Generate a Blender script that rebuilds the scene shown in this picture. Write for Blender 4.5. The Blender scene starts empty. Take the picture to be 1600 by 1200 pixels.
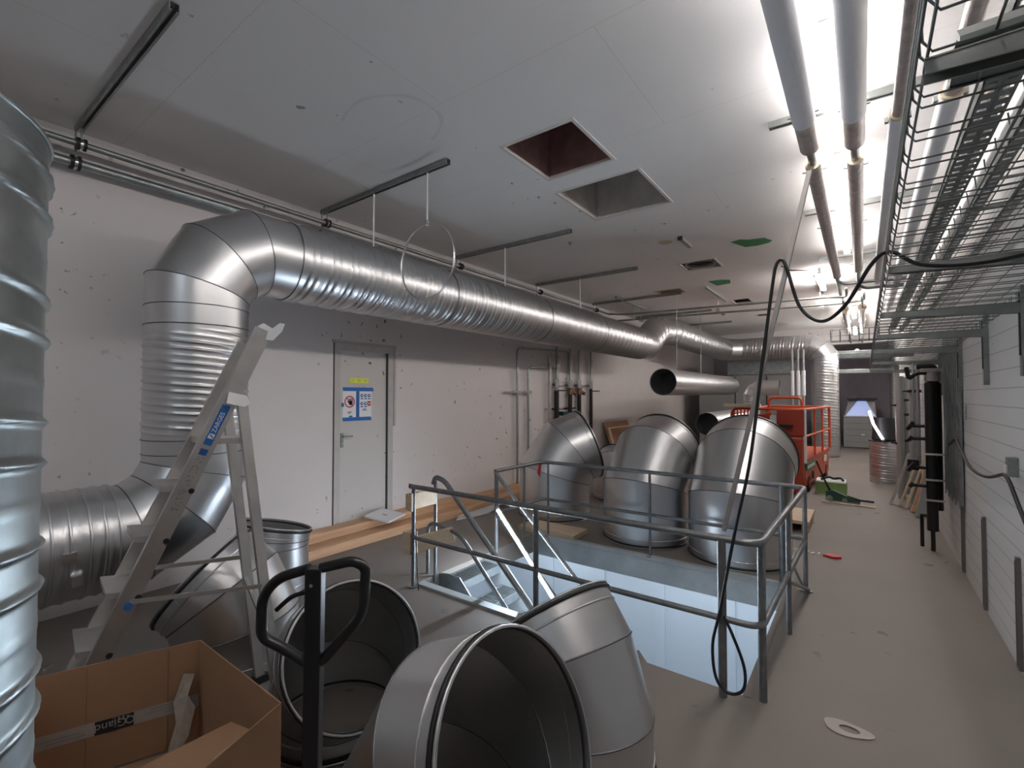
import bpy, math, random
from mathutils import Vector as V, Matrix
R = math.radians
random.seed(7)
scn = bpy.context.scene
C = scn.collection
# ---------------------------------------------------------------- camera
cam = bpy.data.cameras.new('camera'); camo = bpy.data.objects.new('camera', cam); C.objects.link(camo)
cam.sensor_fit = 'HORIZONTAL'; cam.sensor_width = 36; cam.lens = 36 * 740 / 1600
camo.location = (0, 0, 1.7); camo.rotation_euler = (R(90 + 1.4), 0, R(36.5)); cam.clip_start = 0.02
scn.camera = camo
# ---------------------------------------------------------------- world and exposure
w = bpy.data.worlds.new('world'); scn.world = w; w.use_nodes = True
w.node_tree.nodes['Background'].inputs[0].default_value = (.55, .6, .68, 1)
w.node_tree.nodes['Background'].inputs[1].default_value = .25
scn.view_settings.view_transform = 'Standard'; scn.view_settings.look = 'None'
scn.view_settings.exposure = 0.62; scn.view_settings.gamma = 1; scn.view_settings.use_curve_mapping = False
L_CEIL = 22.0      # ceiling battens
L_LOW = 11.0       # battens of the lower storey
L_NEAR = 10.0       # cool batten behind the viewer
L_STICK = 260.0     # leaning work light
# ---------------------------------------------------------------- materials
MATS = {}
def nmat(name, col, rough=.5, metal=0., bump=0., bscale=30., var=0., vscale=4., col2=None, spec=.5, emit=None, es=0., rvar=0., rscale=8., stretch=None, coat=0):
    m = bpy.data.materials.new(name); m.use_nodes = True; nt = m.node_tree; b = nt.nodes['Principled BSDF']
    b.inputs['Base Color'].default_value = (*col, 1); b.inputs['Roughness'].default_value = rough; b.inputs['Metallic'].default_value = metal
    b.inputs['Specular IOR Level'].default_value = spec
    if coat: b.inputs['Coat Weight'].default_value = coat
    if emit: b.inputs['Emission Color'].default_value = (*emit, 1); b.inputs['Emission Strength'].default_value = es
    tc = nt.nodes.new('ShaderNodeTexCoord'); vec = tc.outputs['Object']
    if stretch:
        mp = nt.nodes.new('ShaderNodeMapping'); mp.inputs['Scale'].default_value = stretch; nt.links.new(vec, mp.inputs['Vector']); vec = mp.outputs['Vector']
    def noise(s, d=5, r=.6):
        n = nt.nodes.new('ShaderNodeTexNoise'); n.inputs['Scale'].default_value = s; n.inputs['Detail'].default_value = d; n.inputs['Roughness'].default_value = r
        nt.links.new(vec, n.inputs['Vector']); return n
    if var or col2:
        n = noise(vscale); cr = nt.nodes.new('ShaderNodeValToRGB')
        c2 = col2 or tuple(c * (1 - var) for c in col)
        cr.color_ramp.elements[0].position = .35; cr.color_ramp.elements[1].position = .68
        cr.color_ramp.elements[0].color = (*c2, 1); cr.color_ramp.elements[1].color = (*col, 1)
        nt.links.new(n.outputs['Fac'], cr.inputs['Fac']); nt.links.new(cr.outputs['Color'], b.inputs['Base Color'])
    if rvar:
        n = noise(rscale); mr = nt.nodes.new('ShaderNodeMapRange'); mr.inputs[1].default_value = .3; mr.inputs[2].default_value = .7
        mr.inputs[3].default_value = rough - rvar; mr.inputs[4].default_value = rough + rvar
        nt.links.new(n.outputs['Fac'], mr.inputs[0]); nt.links.new(mr.outputs[0], b.inputs['Roughness'])
    if bump:
        n = noise(bscale); bp = nt.nodes.new('ShaderNodeBump'); bp.inputs['Strength'].default_value = bump; bp.inputs['Distance'].default_value = .01
        nt.links.new(n.outputs['Fac'], bp.inputs['Height']); nt.links.new(bp.outputs['Normal'], b.inputs['Normal'])
    MATS[name] = m; return m
def scuffed(name, col, dark, s1, thr, rough=.7, joints=None, bigvar=.08, bands=None):
    """paint with small dark scuffs and chips, faint larger stains; joints=(axis spacing) adds shallow panel joints"""
    m = nmat(name, col, rough); nt = m.node_tree; b = nt.nodes['Principled BSDF']; N = nt.nodes.new; L = nt.links.new
    tc = N('ShaderNodeTexCoord')
    n1 = N('ShaderNodeTexNoise'); n1.inputs['Scale'].default_value = s1; n1.inputs['Detail'].default_value = 3
    L(tc.outputs['Object'], n1.inputs['Vector'])
    n2 = N('ShaderNodeTexNoise'); n2.inputs['Scale'].default_value = .9; n2.inputs['Detail'].default_value = 2; L(tc.outputs['Object'], n2.inputs['Vector'])
    r1 = N('ShaderNodeMapRange'); r1.inputs[1].default_value = thr; r1.inputs[2].default_value = thr + .03; L(n1.outputs['Fac'], r1.inputs[0])
    r2 = N('ShaderNodeMapRange'); r2.inputs[1].default_value = .47; r2.inputs[2].default_value = .6; L(n2.outputs['Fac'], r2.inputs[0])
    mu = N('ShaderNodeMath'); mu.operation = 'MULTIPLY'; L(r1.outputs[0], mu.inputs[0]); L(r2.outputs[0], mu.inputs[1])
    n3 = N('ShaderNodeTexNoise'); n3.inputs['Scale'].default_value = .7; n3.inputs['Detail'].default_value = 6; L(tc.outputs['Object'], n3.inputs['Vector'])
    mx0 = N('ShaderNodeMix'); mx0.data_type = 'RGBA'; L(n3.outputs['Fac'], mx0.inputs[0])
    mx0.inputs[6].default_value = (*[c * (1 + bigvar) for c in col], 1); mx0.inputs[7].default_value = (*[c * (1 - bigvar) for c in col], 1)
    mx = N('ShaderNodeMix'); mx.data_type = 'RGBA'; L(mu.outputs[0], mx.inputs[0]); L(mx0.outputs[2], mx.inputs[6]); mx.inputs[7].default_value = (*dark, 1)
    out = mx.outputs[2]
    if joints:
        br = N('ShaderNodeTexBrick'); ax, bw, bh, mort, jc = joints
        sp = N('ShaderNodeSeparateXYZ'); L(tc.outputs['Object'], sp.inputs[0]); cb = N('ShaderNodeCombineXYZ')
        L(sp.outputs[ax[0]], cb.inputs[0]); L(sp.outputs[ax[1]], cb.inputs[1]); L(cb.outputs[0], br.inputs['Vector'])
        br.inputs['Scale'].default_value = 1; br.inputs['Brick Width'].default_value = bw; br.inputs['Row Height'].default_value = bh
        br.inputs['Mortar Size'].default_value = mort; br.inputs['Color1'].default_value = br.inputs['Color2'].default_value = (1, 1, 1, 1)
        br.inputs['Mortar'].default_value = (*jc, 1)
        mm = N('ShaderNodeMix'); mm.data_type = 'RGBA'; mm.blend_type = 'MULTIPLY'; mm.inputs[0].default_value = 1
        L(out, mm.inputs[6]); L(br.outputs['Color'], mm.inputs[7]); out = mm.outputs[2]
    L(out, b.inputs['Base Color'])
    bp = N('ShaderNodeBump'); bp.inputs['Strength'].default_value = .25; bp.inputs['Distance'].default_value = .004
    L(n1.outputs['Fac'], bp.inputs['Height']); L(bp.outputs['Normal'], b.inputs['Normal'])
    return m
galv = nmat('galvanised_steel', (.62, .625, .635), .35, 1, rvar=.02, rscale=3)
seam = nmat('duct_seam', (.2, .2, .21), .45, 1)
galv2 = nmat('weathered_galvanised', (.40, .44, .44), .4, 1, var=.25, vscale=9, rvar=.1)
pipe_m = nmat('railing_steel', (.25, .26, .27), .42, .7, var=.25, vscale=20, rvar=.12)
strut_m = nmat('channel_steel', (.36, .38, .37), .45, .9, var=.2, vscale=12)
mesh_m = nmat('mesh_wire', (.20, .225, .22), .4, .85)
alu = nmat('ladder_aluminium', (.60, .58, .56), .42, .75, var=.12, vscale=10)
alu2 = nmat('pole_aluminium', (.40, .38, .37), .45, .5)
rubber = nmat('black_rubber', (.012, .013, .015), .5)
blackp = nmat('black_enamel', (.010, .010, .013), .32, coat=.15)
wallm = scuffed('wall_paint', (.66, .62, .615), (.16, .14, .13), 11, .66)
wallr = scuffed('block_wall_paint', (.64, .625, .61), (.25, .23, .22), 14, .72, joints=((1, 2), 60, .125, .004, (.66, .66, .66)))
ceilm = scuffed('ceiling_paint', (.74, .73, .725), (.3, .28, .27), 9, .70, joints=((0, 1), 2.4, 1.2, .003, (.86, .86, .86)))
floorm = scuffed('concrete_floor', (.205, .178, .16), (.105, .092, .083), 5, .66, rough=.62, bigvar=.2)
endm = nmat('mauve_wall', (.40, .36, .42), .7, var=.1)
doorm = scuffed('door_paint', (.55, .525, .51), (.10, .09, .08), 13, .69, bigvar=.03)
framem = nmat('door_frame_paint', (.50, .475, .455), .5, var=.12, vscale=6)
darkgap = nmat('shadow_gap', (.05, .05, .05), .8)
wood = nmat('pine_timber', (.66, .40, .235), .55, var=.25, vscale=3, stretch=(4, .35, 4), bump=.1)
wood2 = nmat('pale_wood', (.66, .52, .37), .6, var=.15, vscale=5, stretch=(1, 6, 6))
card = nmat('cardboard', (.40, .225, .125), .75, var=.1, vscale=3)
card2 = nmat('cardboard_torn_inner', (.50, .42, .35), .85, var=.2, vscale=30)
tapem = nmat('paper_tape', (.44, .38, .34), .6, var=.1)
white = nmat('white_enamel', (.75, .75, .76), .4)
paper = nmat('white_paper', (.78, .78, .80), .7)
blue = nmat('blue_tape', (.02, .13, .42), .5)
signblue = nmat('sign_blue', (.02, .10, .32), .5)
yellow = nmat('yellow_tape', (.75, .80, .06), .5)
red = nmat('sign_red', (.50, .02, .03), .5)
ink = nmat('black_ink', (.02, .02, .025), .6)
insul = nmat('white_pipe_insulation', (.72, .73, .76), .45, var=.05)
foil = nmat('foil_pipe_wrap', (.55, .50, .48), .4, .55, var=.3, vscale=14, bump=.4, bscale=25)
copperm = nmat('bronze_valve', (.17, .095, .055), .4, .8)
chrome = nmat('bright_steel', (.72, .72, .72), .2, 1)
foam = nmat('cut_foam_end', (.62, .54, .40), .9)
orange = nmat('orange_enamel', (.62, .085, .02), .42, var=.15, vscale=4)
redor = nmat('dark_orange_enamel', (.36, .045, .02), .5)
green = nmat('green_paint', (.02, .20, .06), .6)
greenbox = nmat('green_carton', (.22, .36, .12), .6, var=.3)
rustm = nmat('oxide_shaft_lining', (.42, .25, .24), .8, var=.35, vscale=5)
shaftm = nmat('grey_shaft_lining', (.60, .56, .53), .8, var=.25, vscale=4)
lowm = nmat('lower_wall_paint', (.66, .72, .78), .7, var=.05, vscale=1)
lowf = nmat('lower_floor', (.5, .55, .6), .6)
edge = nmat('grey_edge_steel', (.50, .54, .55), .5, .3, var=.25, vscale=3)
grate = nmat('stair_steel', (.17, .19, .20), .45, .6, var=.2, vscale=14)
bluep = nmat('translucent_blue_hood', (.10, .32, .75), .4)
greyp = nmat('grey_cabinet_paint', (.31, .32, .32), .5, var=.08, vscale=2)
blackpipe = nmat('black_pipe', (.02, .018, .018), .5, .2, var=.3, vscale=20)
puttym = nmat('filler_patch', (.60, .57, .55), .7, var=.1)
def em(name, col, s):
    m = nmat(name, (.9, .9, .9), .5, emit=col, es=s); return m
e_ceil = em('lamp_diffuser', (1, .945, .90), L_CEIL)
e_far = em('far_lamp_diffuser', (1, .93, .88), L_CEIL * 2.2)
e_low = em('cool_lamp_diffuser', (.80, .90, 1), L_LOW)
e_tube = em('small_tube_diffuser', (1, .95, .98), 9.0)
e_near = em('near_lamp_diffuser', (.80, .92, 1), L_NEAR)
e_stick = em('work_light_diffuser', (.75, .87, 1), L_STICK)
# ---------------------------------------------------------------- mesh helpers
WL = {}
def pinfo(o, label=None, cat=None, group=None, kind=None):
    if label: o['label'] = label
    if cat: o['category'] = cat
    if group: o['group'] = group
    if kind: o['kind'] = kind
    return o
def thing(name, label, cat, loc, group=None):
    o = bpy.data.objects.new(name, None); C.objects.link(o); o.location = loc; o.empty_display_size = .1
    WL[o.name] = V(loc); return pinfo(o, label, cat, group)
class MB:
    def __init__(s): s.v = []; s.f = []; s.sm = []; s.mi = []; s.m = 0
    def add(s, vs, fs, smooth=False):
        k = len(s.v); s.v += [V(p) for p in vs]
        for f in fs: s.f.append(tuple(i + k for i in f)); s.sm.append(smooth); s.mi.append(s.m)
        return s
    def box(s, x0, x1, y0, y1, z0, z1):
        return s.add([(x0,y0,z0),(x1,y0,z0),(x1,y1,z0),(x0,y1,z0),(x0,y0,z1),(x1,y0,z1),(x1,y1,z1),(x0,y1,z1)],
            [(0,3,2,1),(4,5,6,7),(0,1,5,4),(1,2,6,5),(2,3,7,6),(3,0,4,7)])
    def beam(s, a, b, wd, ht, up=(0, 0, 1)):
        """box from a to b, wd across, ht along up"""
        a, b = V(a), V(b); t = (b - a).normalized(); u = V(up); sd = t.cross(u)
        if sd.length < 1e-4: sd = t.cross(V((1, 0, 0)))
        sd.normalize(); u = sd.cross(t).normalized(); sd *= wd / 2; u = u * ht / 2
        return s.add([a-sd-u, a+sd-u, a+sd+u, a-sd+u, b-sd-u, b+sd-u, b+sd+u, b-sd+u],
            [(0,1,2,3),(4,7,6,5),(0,4,5,1),(1,5,6,2),(2,6,7,3),(3,7,4,0)])
    def tube(s, pts, r, n=10, closed=False, caps=True):
        pts = [V(p) for p in pts]; m = len(pts); rs = r if isinstance(r, (list, tuple)) else [r] * m
        nrm = None; rings = []
        for i, p in enumerate(pts):
            if closed: t = (pts[(i + 1) % m] - pts[i - 1])
            else: t = pts[min(i + 1, m - 1)] - pts[max(i - 1, 0)]
            t.normalize()
            if nrm is None:
                nrm = t.cross(V((0, 0, 1)));
                if nrm.length < .05: nrm = t.cross(V((1, 0, 0)))
            nrm = (nrm - t * nrm.dot(t)).normalized(); bn = t.cross(nrm)
            rings.append([p + (nrm * math.cos(2*math.pi*j/n) + bn * math.sin(2*math.pi*j/n)) * rs[i] for j in range(n)])
        vs = [q for rg in rings for q in rg]; fs = []
        for i in range(m if closed else m - 1):
            k = (i + 1) % m
            for j in range(n): fs.append((i*n+j, i*n+(j+1)%n, k*n+(j+1)%n, k*n+j))
        s.add(vs, fs, True)
        if caps and not closed:
            s.add(rings[0], [tuple(range(n - 1, -1, -1))]); s.add(rings[-1], [tuple(range(n))])
        return s
    def disc(s, c, nrm, r, th=.002, n=20, r0=0):
        """short cylinder, or washer when r0>0"""
        c, t = V(c), V(nrm).normalized(); a = t.cross(V((0, 0, 1)))
        if a.length < .05: a = t.cross(V((1, 0, 0)))
        a.normalize(); b = t.cross(a); P = lambda rr, j, o: c + t*o + (a*math.cos(2*math.pi*j/n) + b*math.sin(2*math.pi*j/n)) * rr
        if r0:
            vs = [P(rr, j, o) for rr, o in ((r0, 0), (r, 0), (r, th), (r0, th)) for j in range(n)]
            fs = [(k*n+j, k*n+(j+1)%n, ((k+1)%4)*n+(j+1)%n, ((k+1)%4)*n+j) for k in range(4) for j in range(n)]
            return s.add(vs, fs)
        vs = [P(r, j, o) for o in (0, th) for j in range(n)]
        return s.add(vs, [tuple(range(n-1, -1, -1)), tuple(range(n, 2*n))] + [(j, (j+1)%n, n+(j+1)%n, n+j) for j in range(n)])
    def quad(s, *p): return s.add(p, [tuple(range(len(p)))])
    def prism(s, poly, off):
        """extrude polygon by vector off"""
        n = len(poly); o = V(off); return s.add([V(p) for p in poly] + [V(p) + o for p in poly],
            [tuple(range(n-1, -1, -1)), tuple(range(n, 2*n))] + [(j, (j+1)%n, n+(j+1)%n, n+j) for j in range(n)])
    def build(s, name, mat, parent=None, loc=None, label=None, cat=None, group=None, kind=None, bevel=0):
        base = WL[parent.name] if parent else V(loc or (0, 0, 0))
        me = bpy.data.meshes.new(name); me.from_pydata([tuple(p - base) for p in s.v], [], s.f)
        for mt in (mat if isinstance(mat, (list, tuple)) else [mat]): me.materials.append(mt)
        me.polygons.foreach_set('use_smooth', s.sm); me.polygons.foreach_set('material_index', s.mi); me.update()
        o = bpy.data.objects.new(name, me); C.objects.link(o)
        if parent: o.parent = parent
        else: o.location = base
        WL[o.name] = base
        if bevel:
            bv = o.modifiers.new('bevel', 'BEVEL'); bv.width = bevel; bv.segments = 2; bv.limit_method = 'ANGLE'
        return pinfo(o, label, cat, group, kind)
def fillet(pts, rad, k=5):
    pts = [V(p) for p in pts]; out = [pts[0]]
    for i in range(1, len(pts) - 1):
        p = pts[i]; a = pts[i-1] - p; b = pts[i+1] - p; d = min(rad, a.length*.49, b.length*.49)
        A = p + a.normalized()*d; B = p + b.normalized()*d
        for j in range(k + 1):
            t = j / k; out.append(A*(1-t)**2 + p*2*t*(1-t) + B*t*t)
    return out + [pts[-1]]
def copy_thing(root, off, label=None, group=None):
    r = root.copy(); C.objects.link(r); r.location = root.location + V(off); WL[r.name] = V(r.location)
    for ch in list(root.children):
        c = ch.copy(); C.objects.link(c); c.parent = r
        for g in list(ch.children):
            d = g.copy(); C.objects.link(d); d.parent = c
    if label: r['label'] = label
    if group: r['group'] = group
    return r
def textmesh(txt, size, mat, name, parent, origin, right, up, depth=.0006, base_loc=None):
    """lettering laid on a surface: origin = lower-left corner, right and up are directions"""
    cu = bpy.data.curves.new(name, 'FONT'); cu.body = txt; cu.size = size; cu.extrude = depth
    tmp = bpy.data.objects.new('tmp', cu); C.objects.link(tmp)
    dg = bpy.context.evaluated_depsgraph_get(); me = bpy.data.meshes.new_from_object(tmp.evaluated_get(dg))
    bpy.data.objects.remove(tmp); bpy.data.curves.remove(cu)
    r_, u_ = V(right).normalized(), V(up).normalized(); n_ = r_.cross(u_)
    base = WL[parent.name]; M = Matrix((r_, u_, n_)).transposed().to_4x4(); M.translation = V(origin) - base
    me.transform(M); me.materials.clear(); me.materials.append(mat)
    o = bpy.data.objects.new(name, me); C.objects.link(o); o.parent = parent; WL[o.name] = base; return o
# ---------------------------------------------------------------- sheet-metal ducts
def duct_mesh(mb, pts, rad, ribs=None, inner=True, n=56, pitch=.055, amp=.006, beads=True, start=0., thick=.003, sharp=.13, seg=6):
    """mitred sheet-metal tube through pts; ribs = set of segment indices carrying spiral ribs"""
    pts = [V(p) for p in pts]; m = len(pts); T = [(pts[i+1]-pts[i]).normalized() for i in range(m-1)]
    planes = [T[0]] + [(T[i-1]+T[i]).normalized() for i in range(1, m-1)] + [T[-1]]
    nrm = T[0].cross(V((0, 0, 1)))
    if nrm.length < .05: nrm = T[0].cross(V((0, 1, 0)))
    nrm.normalize(); ribs = ribs or (); ringpts = []
    fr = []
    for t in T:
        nrm = (nrm - t*nrm.dot(t)).normalized(); fr.append((nrm.copy(), t.cross(nrm)))
    def segment(i, rr, ribbed, flip):
        t = T[i]; a, b = fr[i]; P0, P1 = pts[i], pts[i+1]; Ln = (P1-P0).length
        ns = max(1, int(Ln/(pitch/seg))) if ribbed else 1
        ring0 = []; cols = []
        for j in range(n):
            th = 2*math.pi*j/n; d = a*math.cos(th) + b*math.sin(th)
            q = P0 + d*rr
            t0 = (P0-q).dot(planes[i])/t.dot(planes[i]); t1 = (P1-q).dot(planes[i+1])/t.dot(planes[i+1])
            col = []
            for k in range(ns+1):
                s = t0 + (t1-t0)*k/ns; r2 = 0
                if ribbed:
                    e = min(s - t0, t1 - s); ph = ((s + start + pitch*3*j/n) / pitch)
                    x = ph % 1; c = int(math.floor(ph)) % 3
                    r2 = (math.exp(-((x-.5)/sharp)**2)) * (amp if c else amp*.55) - (amp*.5*math.exp(-((x-.5)/.06)**2) if c == 0 else 0)
                    r2 *= min(1, max(0, (e-.015)/.03))
                col.append(q + t*s + d*r2)
            cols.append(col)
        vs = [cols[j][k] for k in range(ns+1) for j in range(n)]
        fs = []
        for k in range(ns):
            for j in range(n):
                f = (k*n+j, k*n+(j+1)%n, (k+1)*n+(j+1)%n, (k+1)*n+j); fs.append(f[::-1] if flip else f)
        mb.add(vs, fs, True); return vs[:n], vs[-n:]
    for i in range(m-1):
        r0, r1 = segment(i, rad, i in ribs, False); ringpts.append(r0); last = r1
        if inner:
            q0, q1 = segment(i, rad-thick, False, True)
            if i == 0: mb.add(r0+q0, [(j, (j+1)%n, n+(j+1)%n, n+j) for j in range(n)])
            if i == m-2: mb.add(r1+q1, [(j, (j+1)%n, n+(j+1)%n, n+j) for j in range(n)])
    ringpts.append(last); return ringpts
class Rings(list):
    def build(s, name, mat, t):
        for rg, r in s: MB().tube(rg, r, 6, closed=True).build(name, mat, t)
def seam_rings(mb, rings, r=.004):
    for rg in rings: mb.append((rg, r))
def arc_points(P, axis, bend, c0, Rb, A, n, c1):
    """base at P going along axis, turning by A degrees toward bend in n gores, then c1 straight"""
    P, a, b = V(P), V(axis).normalized(), V(bend); b = (b - a*b.dot(a)).normalized()
    A = R(A); d = A/(n-1)/2 if n > 1 else A/2; cen = P + a*c0 + b*Rb; Rc = Rb/math.cos(d)
    pts = [P]
    for k in range(n-1):
        an = d*(2*k+1); pts.append(cen - b*Rc*math.cos(an) + a*Rc*math.sin(an))
    te = a*math.cos(A) + b*math.sin(A)
    pts.append(cen - b*Rb*math.cos(A) + a*Rb*math.sin(A) + te*c1); return pts, te
def circle(c, t, r, n=56):
    c, t = V(c), V(t).normalized(); a = t.cross(V((0, 0, 1)))
    if a.length < .05: a = t.cross(V((1, 0, 0)))
    a.normalize(); b = t.cross(a); return [c + (a*math.cos(2*math.pi*j/n)+b*math.sin(2*math.pi*j/n))*r for j in range(n)]
def elbow(label, P, D, Rb, A, bend, axis=(0, 0, 1), c0=.1, c1=.08, n=3, group=None, name='duct_elbow', lock=None):
    t = thing(name, label, 'duct elbow', P, group); pts, te = arc_points(P, axis, bend, c0, Rb, A, n, c1)
    mb = MB(); rings = duct_mesh(mb, pts, D/2); mb.build('elbow_body', galv, t)
    sr = Rings(); seam_rings(sr, rings[1:-1], .0045); sr.build('seam_ridge', seam, t)
    ax = V(axis).normalized()
    for p0, d in ((V(P), ax), (pts[-1], -te)):
        Rings([(circle(p0 + d*.006, d, D/2+.002), .006), (circle(p0 + d*.085, d, D/2+.001), .005)]).build('collar_bead', galv, t)
        Rings([(circle(p0 + d*.024, d, D/2+.003), .010)]).build('rubber_seal', rubber, t)
    # welded lengthwise lap on each gore
    sd = V(bend).cross(ax).normalized()
    for i in range(len(pts)-1):
        tt = (pts[i+1]-pts[i]).normalized(); s2 = (sd - tt*sd.dot(tt)).normalized() * (1 if i % 2 else -1)
        q = s2*(D/2+.001); MB().beam(pts[i]+q+tt*.03, pts[i+1]+q-tt*.03, .018, .002, s2).build('lap_joint', galv, t)
    return t
# ---------------------------------------------------------------- THE SETTING
XL, XR, Y0, Y1, ZC = -5.0, .76, -3.2, 21.0, 3.8
HOLE = (-3.28, -.56, 2.97, 4.90)
def slab(holes, x0, x1, y0, y1, z0, z1):
    xs = sorted({x0, x1, *[h[0] for h in holes], *[h[1] for h in holes]}); ys = sorted({y0, y1, *[h[2] for h in holes], *[h[3] for h in holes]})
    mb = MB()
    for a, b in zip(xs, xs[1:]):
        for c, d in zip(ys, ys[1:]):
            if any(h[0] <= (a+b)/2 <= h[1] and h[2] <= (c+d)/2 <= h[3] for h in holes): continue
            mb.quad((a,c,z1),(b,c,z1),(b,d,z1),(a,d,z1)); mb.quad((a,c,z0),(a,d,z0),(b,d,z0),(b,c,z0))
    for h in holes:
        a, b, c, d = h
        for p, q in (((a,c),(b,c)),((b,c),(b,d)),((b,d),(a,d)),((a,d),(a,c))): mb.quad((*p,z0),(*p,z1),(*q,z1),(*q,z0))
    return mb
fl_ = slab([HOLE], XL-.15, XR+.15, Y0-.1, Y1+.1, -.22, 0).build('floor', floorm, kind='structure')
MB().prism([(-1.30,2.965,-.03),(-1.12,2.965,-.03),(-1.17,3.02,-.03),(-1.23,3.09,-.03),(-1.25,3.01,-.03)], (0,0,.028)).prism([(-1.42,2.965,-.03),(-1.33,2.965,-.03),(-1.37,3.02,-.03)], (0,0,.028)).build('broken_edge', floorm, fl_)
H1 = (-2.42, -1.75, 3.13, 3.87); H2 = (-2.52, -1.64, 4.18, 5.10); H3 = (-2.33, -1.80, 7.62, 8.16)
H4 = (-2.3, -1.95, 11.2, 11.7); H5 = (-2.2, -1.9, 13.6, 14.0); H6 = (-3.35, -2.85, 9.35, 9.75)
CH = [H1, H2, H3, H4, H5, H6]
slab(CH, XL-.15, XR+.15, Y0-.1, Y1+.1, ZC, ZC+.12).build('ceiling', ceilm, kind='structure')
for k, (h, mt, dp) in enumerate(zip(CH, (rustm, shaftm, shaftm, darkgap, darkgap, wood2), (.75, .6, .35, .3, .3, .3))):
    a, b, c, d = h[0]+.004, h[1]-.004, h[2]+.004, h[3]-.004; mb = MB(); z0, z1 = ZC-.002, ZC+dp
    for p, q in (((a,c),(b,c)),((b,c),(b,d)),((b,d),(a,d)),((a,d),(a,c))): mb.quad((*p,z0),(*p,z1),(*q,z1),(*q,z0))
    mb.quad((a,c,z1),(b,c,z1),(b,d,z1),(a,d,z1))
    mb.m = 1; e = .025; zz = ZC-.006                     # plaster lip round the opening
    for bx in ((a-e,b+e,c-e,c+.004),(a-e,b+e,d-.004,d+e),(a-e,a+.004,c,d),(b-.004,b+e,c,d)): mb.box(*bx, zz, ZC+.02)
    mb.build('trim_%d' % (k+1), [mt, puttym], kind='structure')
MB().box(XL-.15, XL, Y0, 3.235, 0, ZC).box(XL-.15, XL, 4.10, Y1, 0, ZC).box(XL-.15, XL, 3.235, 4.10, 2.33, ZC).build('wall_left', wallm, kind='structure')
MB().box(XR, XR+.15, Y0, Y1, 0, ZC).build('wall_right', wallr, kind='structure')
MB().box(XL, XR, Y1, Y1+.12, 0, ZC).build('wall_far', endm, kind='structure')
MB().box(XL-.15, XR+.15, Y0-.1, Y0, 0, ZC).build('wall_back', wallm, kind='structure')
MB().box(XL, XR, 17.6, 17.9, 3.28, ZC).build('trim_7', wallm, kind='structure')
# lower storey seen down the stair opening
MB().box(-5.2, 1.2, 1.0, 8.2, -3.15, -3.0).build('floor_lower', lowf, kind='structure')
mb = MB().box(-5.2, 1.2, 6.6, 6.75, -3.0, -.24)
for x in (-4.2, -3.3, -2.4, -1.5, -.6, .3): mb.box(x, x+.16, 6.57, 6.6, -3, -.24)
mb.build('wall_lower_far', lowm, kind='structure')
MB().box(-5.35, -5.2, 1.0, 6.75, -3.0, -.24).build('wall_lower_left', lowm, kind='structure')
mb = MB().box(.35, .5, 1.0, 6.75, -3.0, -.24); mb.build('wall_lower_right', lowm, kind='structure')
MB().box(-5.2, .5, .9, 1.0, -3.0, -.24).build('wall_lower_near', lowm, kind='structure')
# steel edging round the opening
a, b, c, d = HOLE
MB().box(a+.0, b, d-.012, d+.05, -.24, .012).box(-2.95, b+.02, d-.02, d-.012, -.24, -.03).build('trim_8', edge, kind='structure')
MB().box(b-.01, b+.03, c, d, -.22, .004).build('trim_9', floorm, kind='structure')
MB().box(a+.05, -2.0, c-.03, c+.05, -.12, .018).build('trim_10', edge, kind='structure')
# door_1 in the left wall
y0, y1 = 3.235, 4.10
dr = MB().box(XL-.06, XL-.02, y0+.085, y1-.085, .01, 2.24).build('door_1', doorm, kind='structure', loc=(0,0,0))
MB().box(XL-.1, XL+.012, y0, y0+.08, 0, 2.33).box(XL-.1, XL+.012, y1-.08, y1, 0, 2.33).box(XL-.1, XL+.010, y0+.08, y1-.08, 2.25, 2.33).build('door_frame', framem, dr)
MB().box(XL-.03, XL+.002, y1-.092, y1-.08, .01, 2.25).box(XL-.03, XL+.002, y0+.08, y0+.086, .01, 2.25).box(XL-.002, XL+.004, y0-.012, y0-.001, 0, 2.33).box(XL-.002, XL+.004, y1+.001, y1+.006, 0, 2.33).build('door_gap', darkgap, dr)
MB().box(XL-.002, XL+.02, y0-.03, y1+.05, 2.335, 2.36).box(XL-.002, XL+.012, y1+.012, y1+.045, 1.3, 2.34).build('door_casing', framem, dr)
hm = MB().box(XL-.02, XL-.008, 3.335, 3.375, 1.13, 1.25).tube([(XL-.01,3.355,1.215),(XL+.03,3.355,1.215),(XL+.035,3.37,1.215),(XL+.035,3.47,1.21)], .009)
hm.build('door_handle', strut_m, dr)
MB().disc((XL-.02,3.355,1.10),(1,0,0),.024,.012).build('door_lock', strut_m, dr)
# signs and tapes stuck to the door
xs = XL-.0195
t = thing('warning_sign', 'white no-entry sign with a red ring and black hand taped to the door', 'sign', (xs, 3.42, 1.55))
MB().box(xs, xs+.0015, 3.365, 3.55, 1.43, 1.76).build('sheet', paper, t)
c0 = (xs+.0016, 3.46, 1.625); MB().disc(c0, (1,0,0), .072, .001, 32, .058).beam((xs+.0022,3.415,1.675),(xs+.0022,3.505,1.575),.001,.012,(0,1,1)).build('red_ring', red, t)
mb = MB().disc((xs+.0017,3.475,1.61),(1,0,0),.027,.001)
for k, (dy, l) in enumerate(((-.02,.035),(-.007,.048),(.007,.05),(.02,.042))): mb.beam((xs+.0022,3.475+dy,1.615),(xs+.0022,3.475+dy*1.25,1.62+l),.001,.010,(0,1,0))
mb.beam((xs+.0022,3.455,1.605),(xs+.0022,3.43,1.635),.001,.010,(0,1,1)); mb.build('hand_symbol', ink, t)
MB().box(xs+.0015, xs+.002, 3.435, 3.49, 1.495, 1.503).box(xs+.0015, xs+.002, 3.435, 3.475, 1.482, 1.489).build('caption', ink, t)
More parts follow.
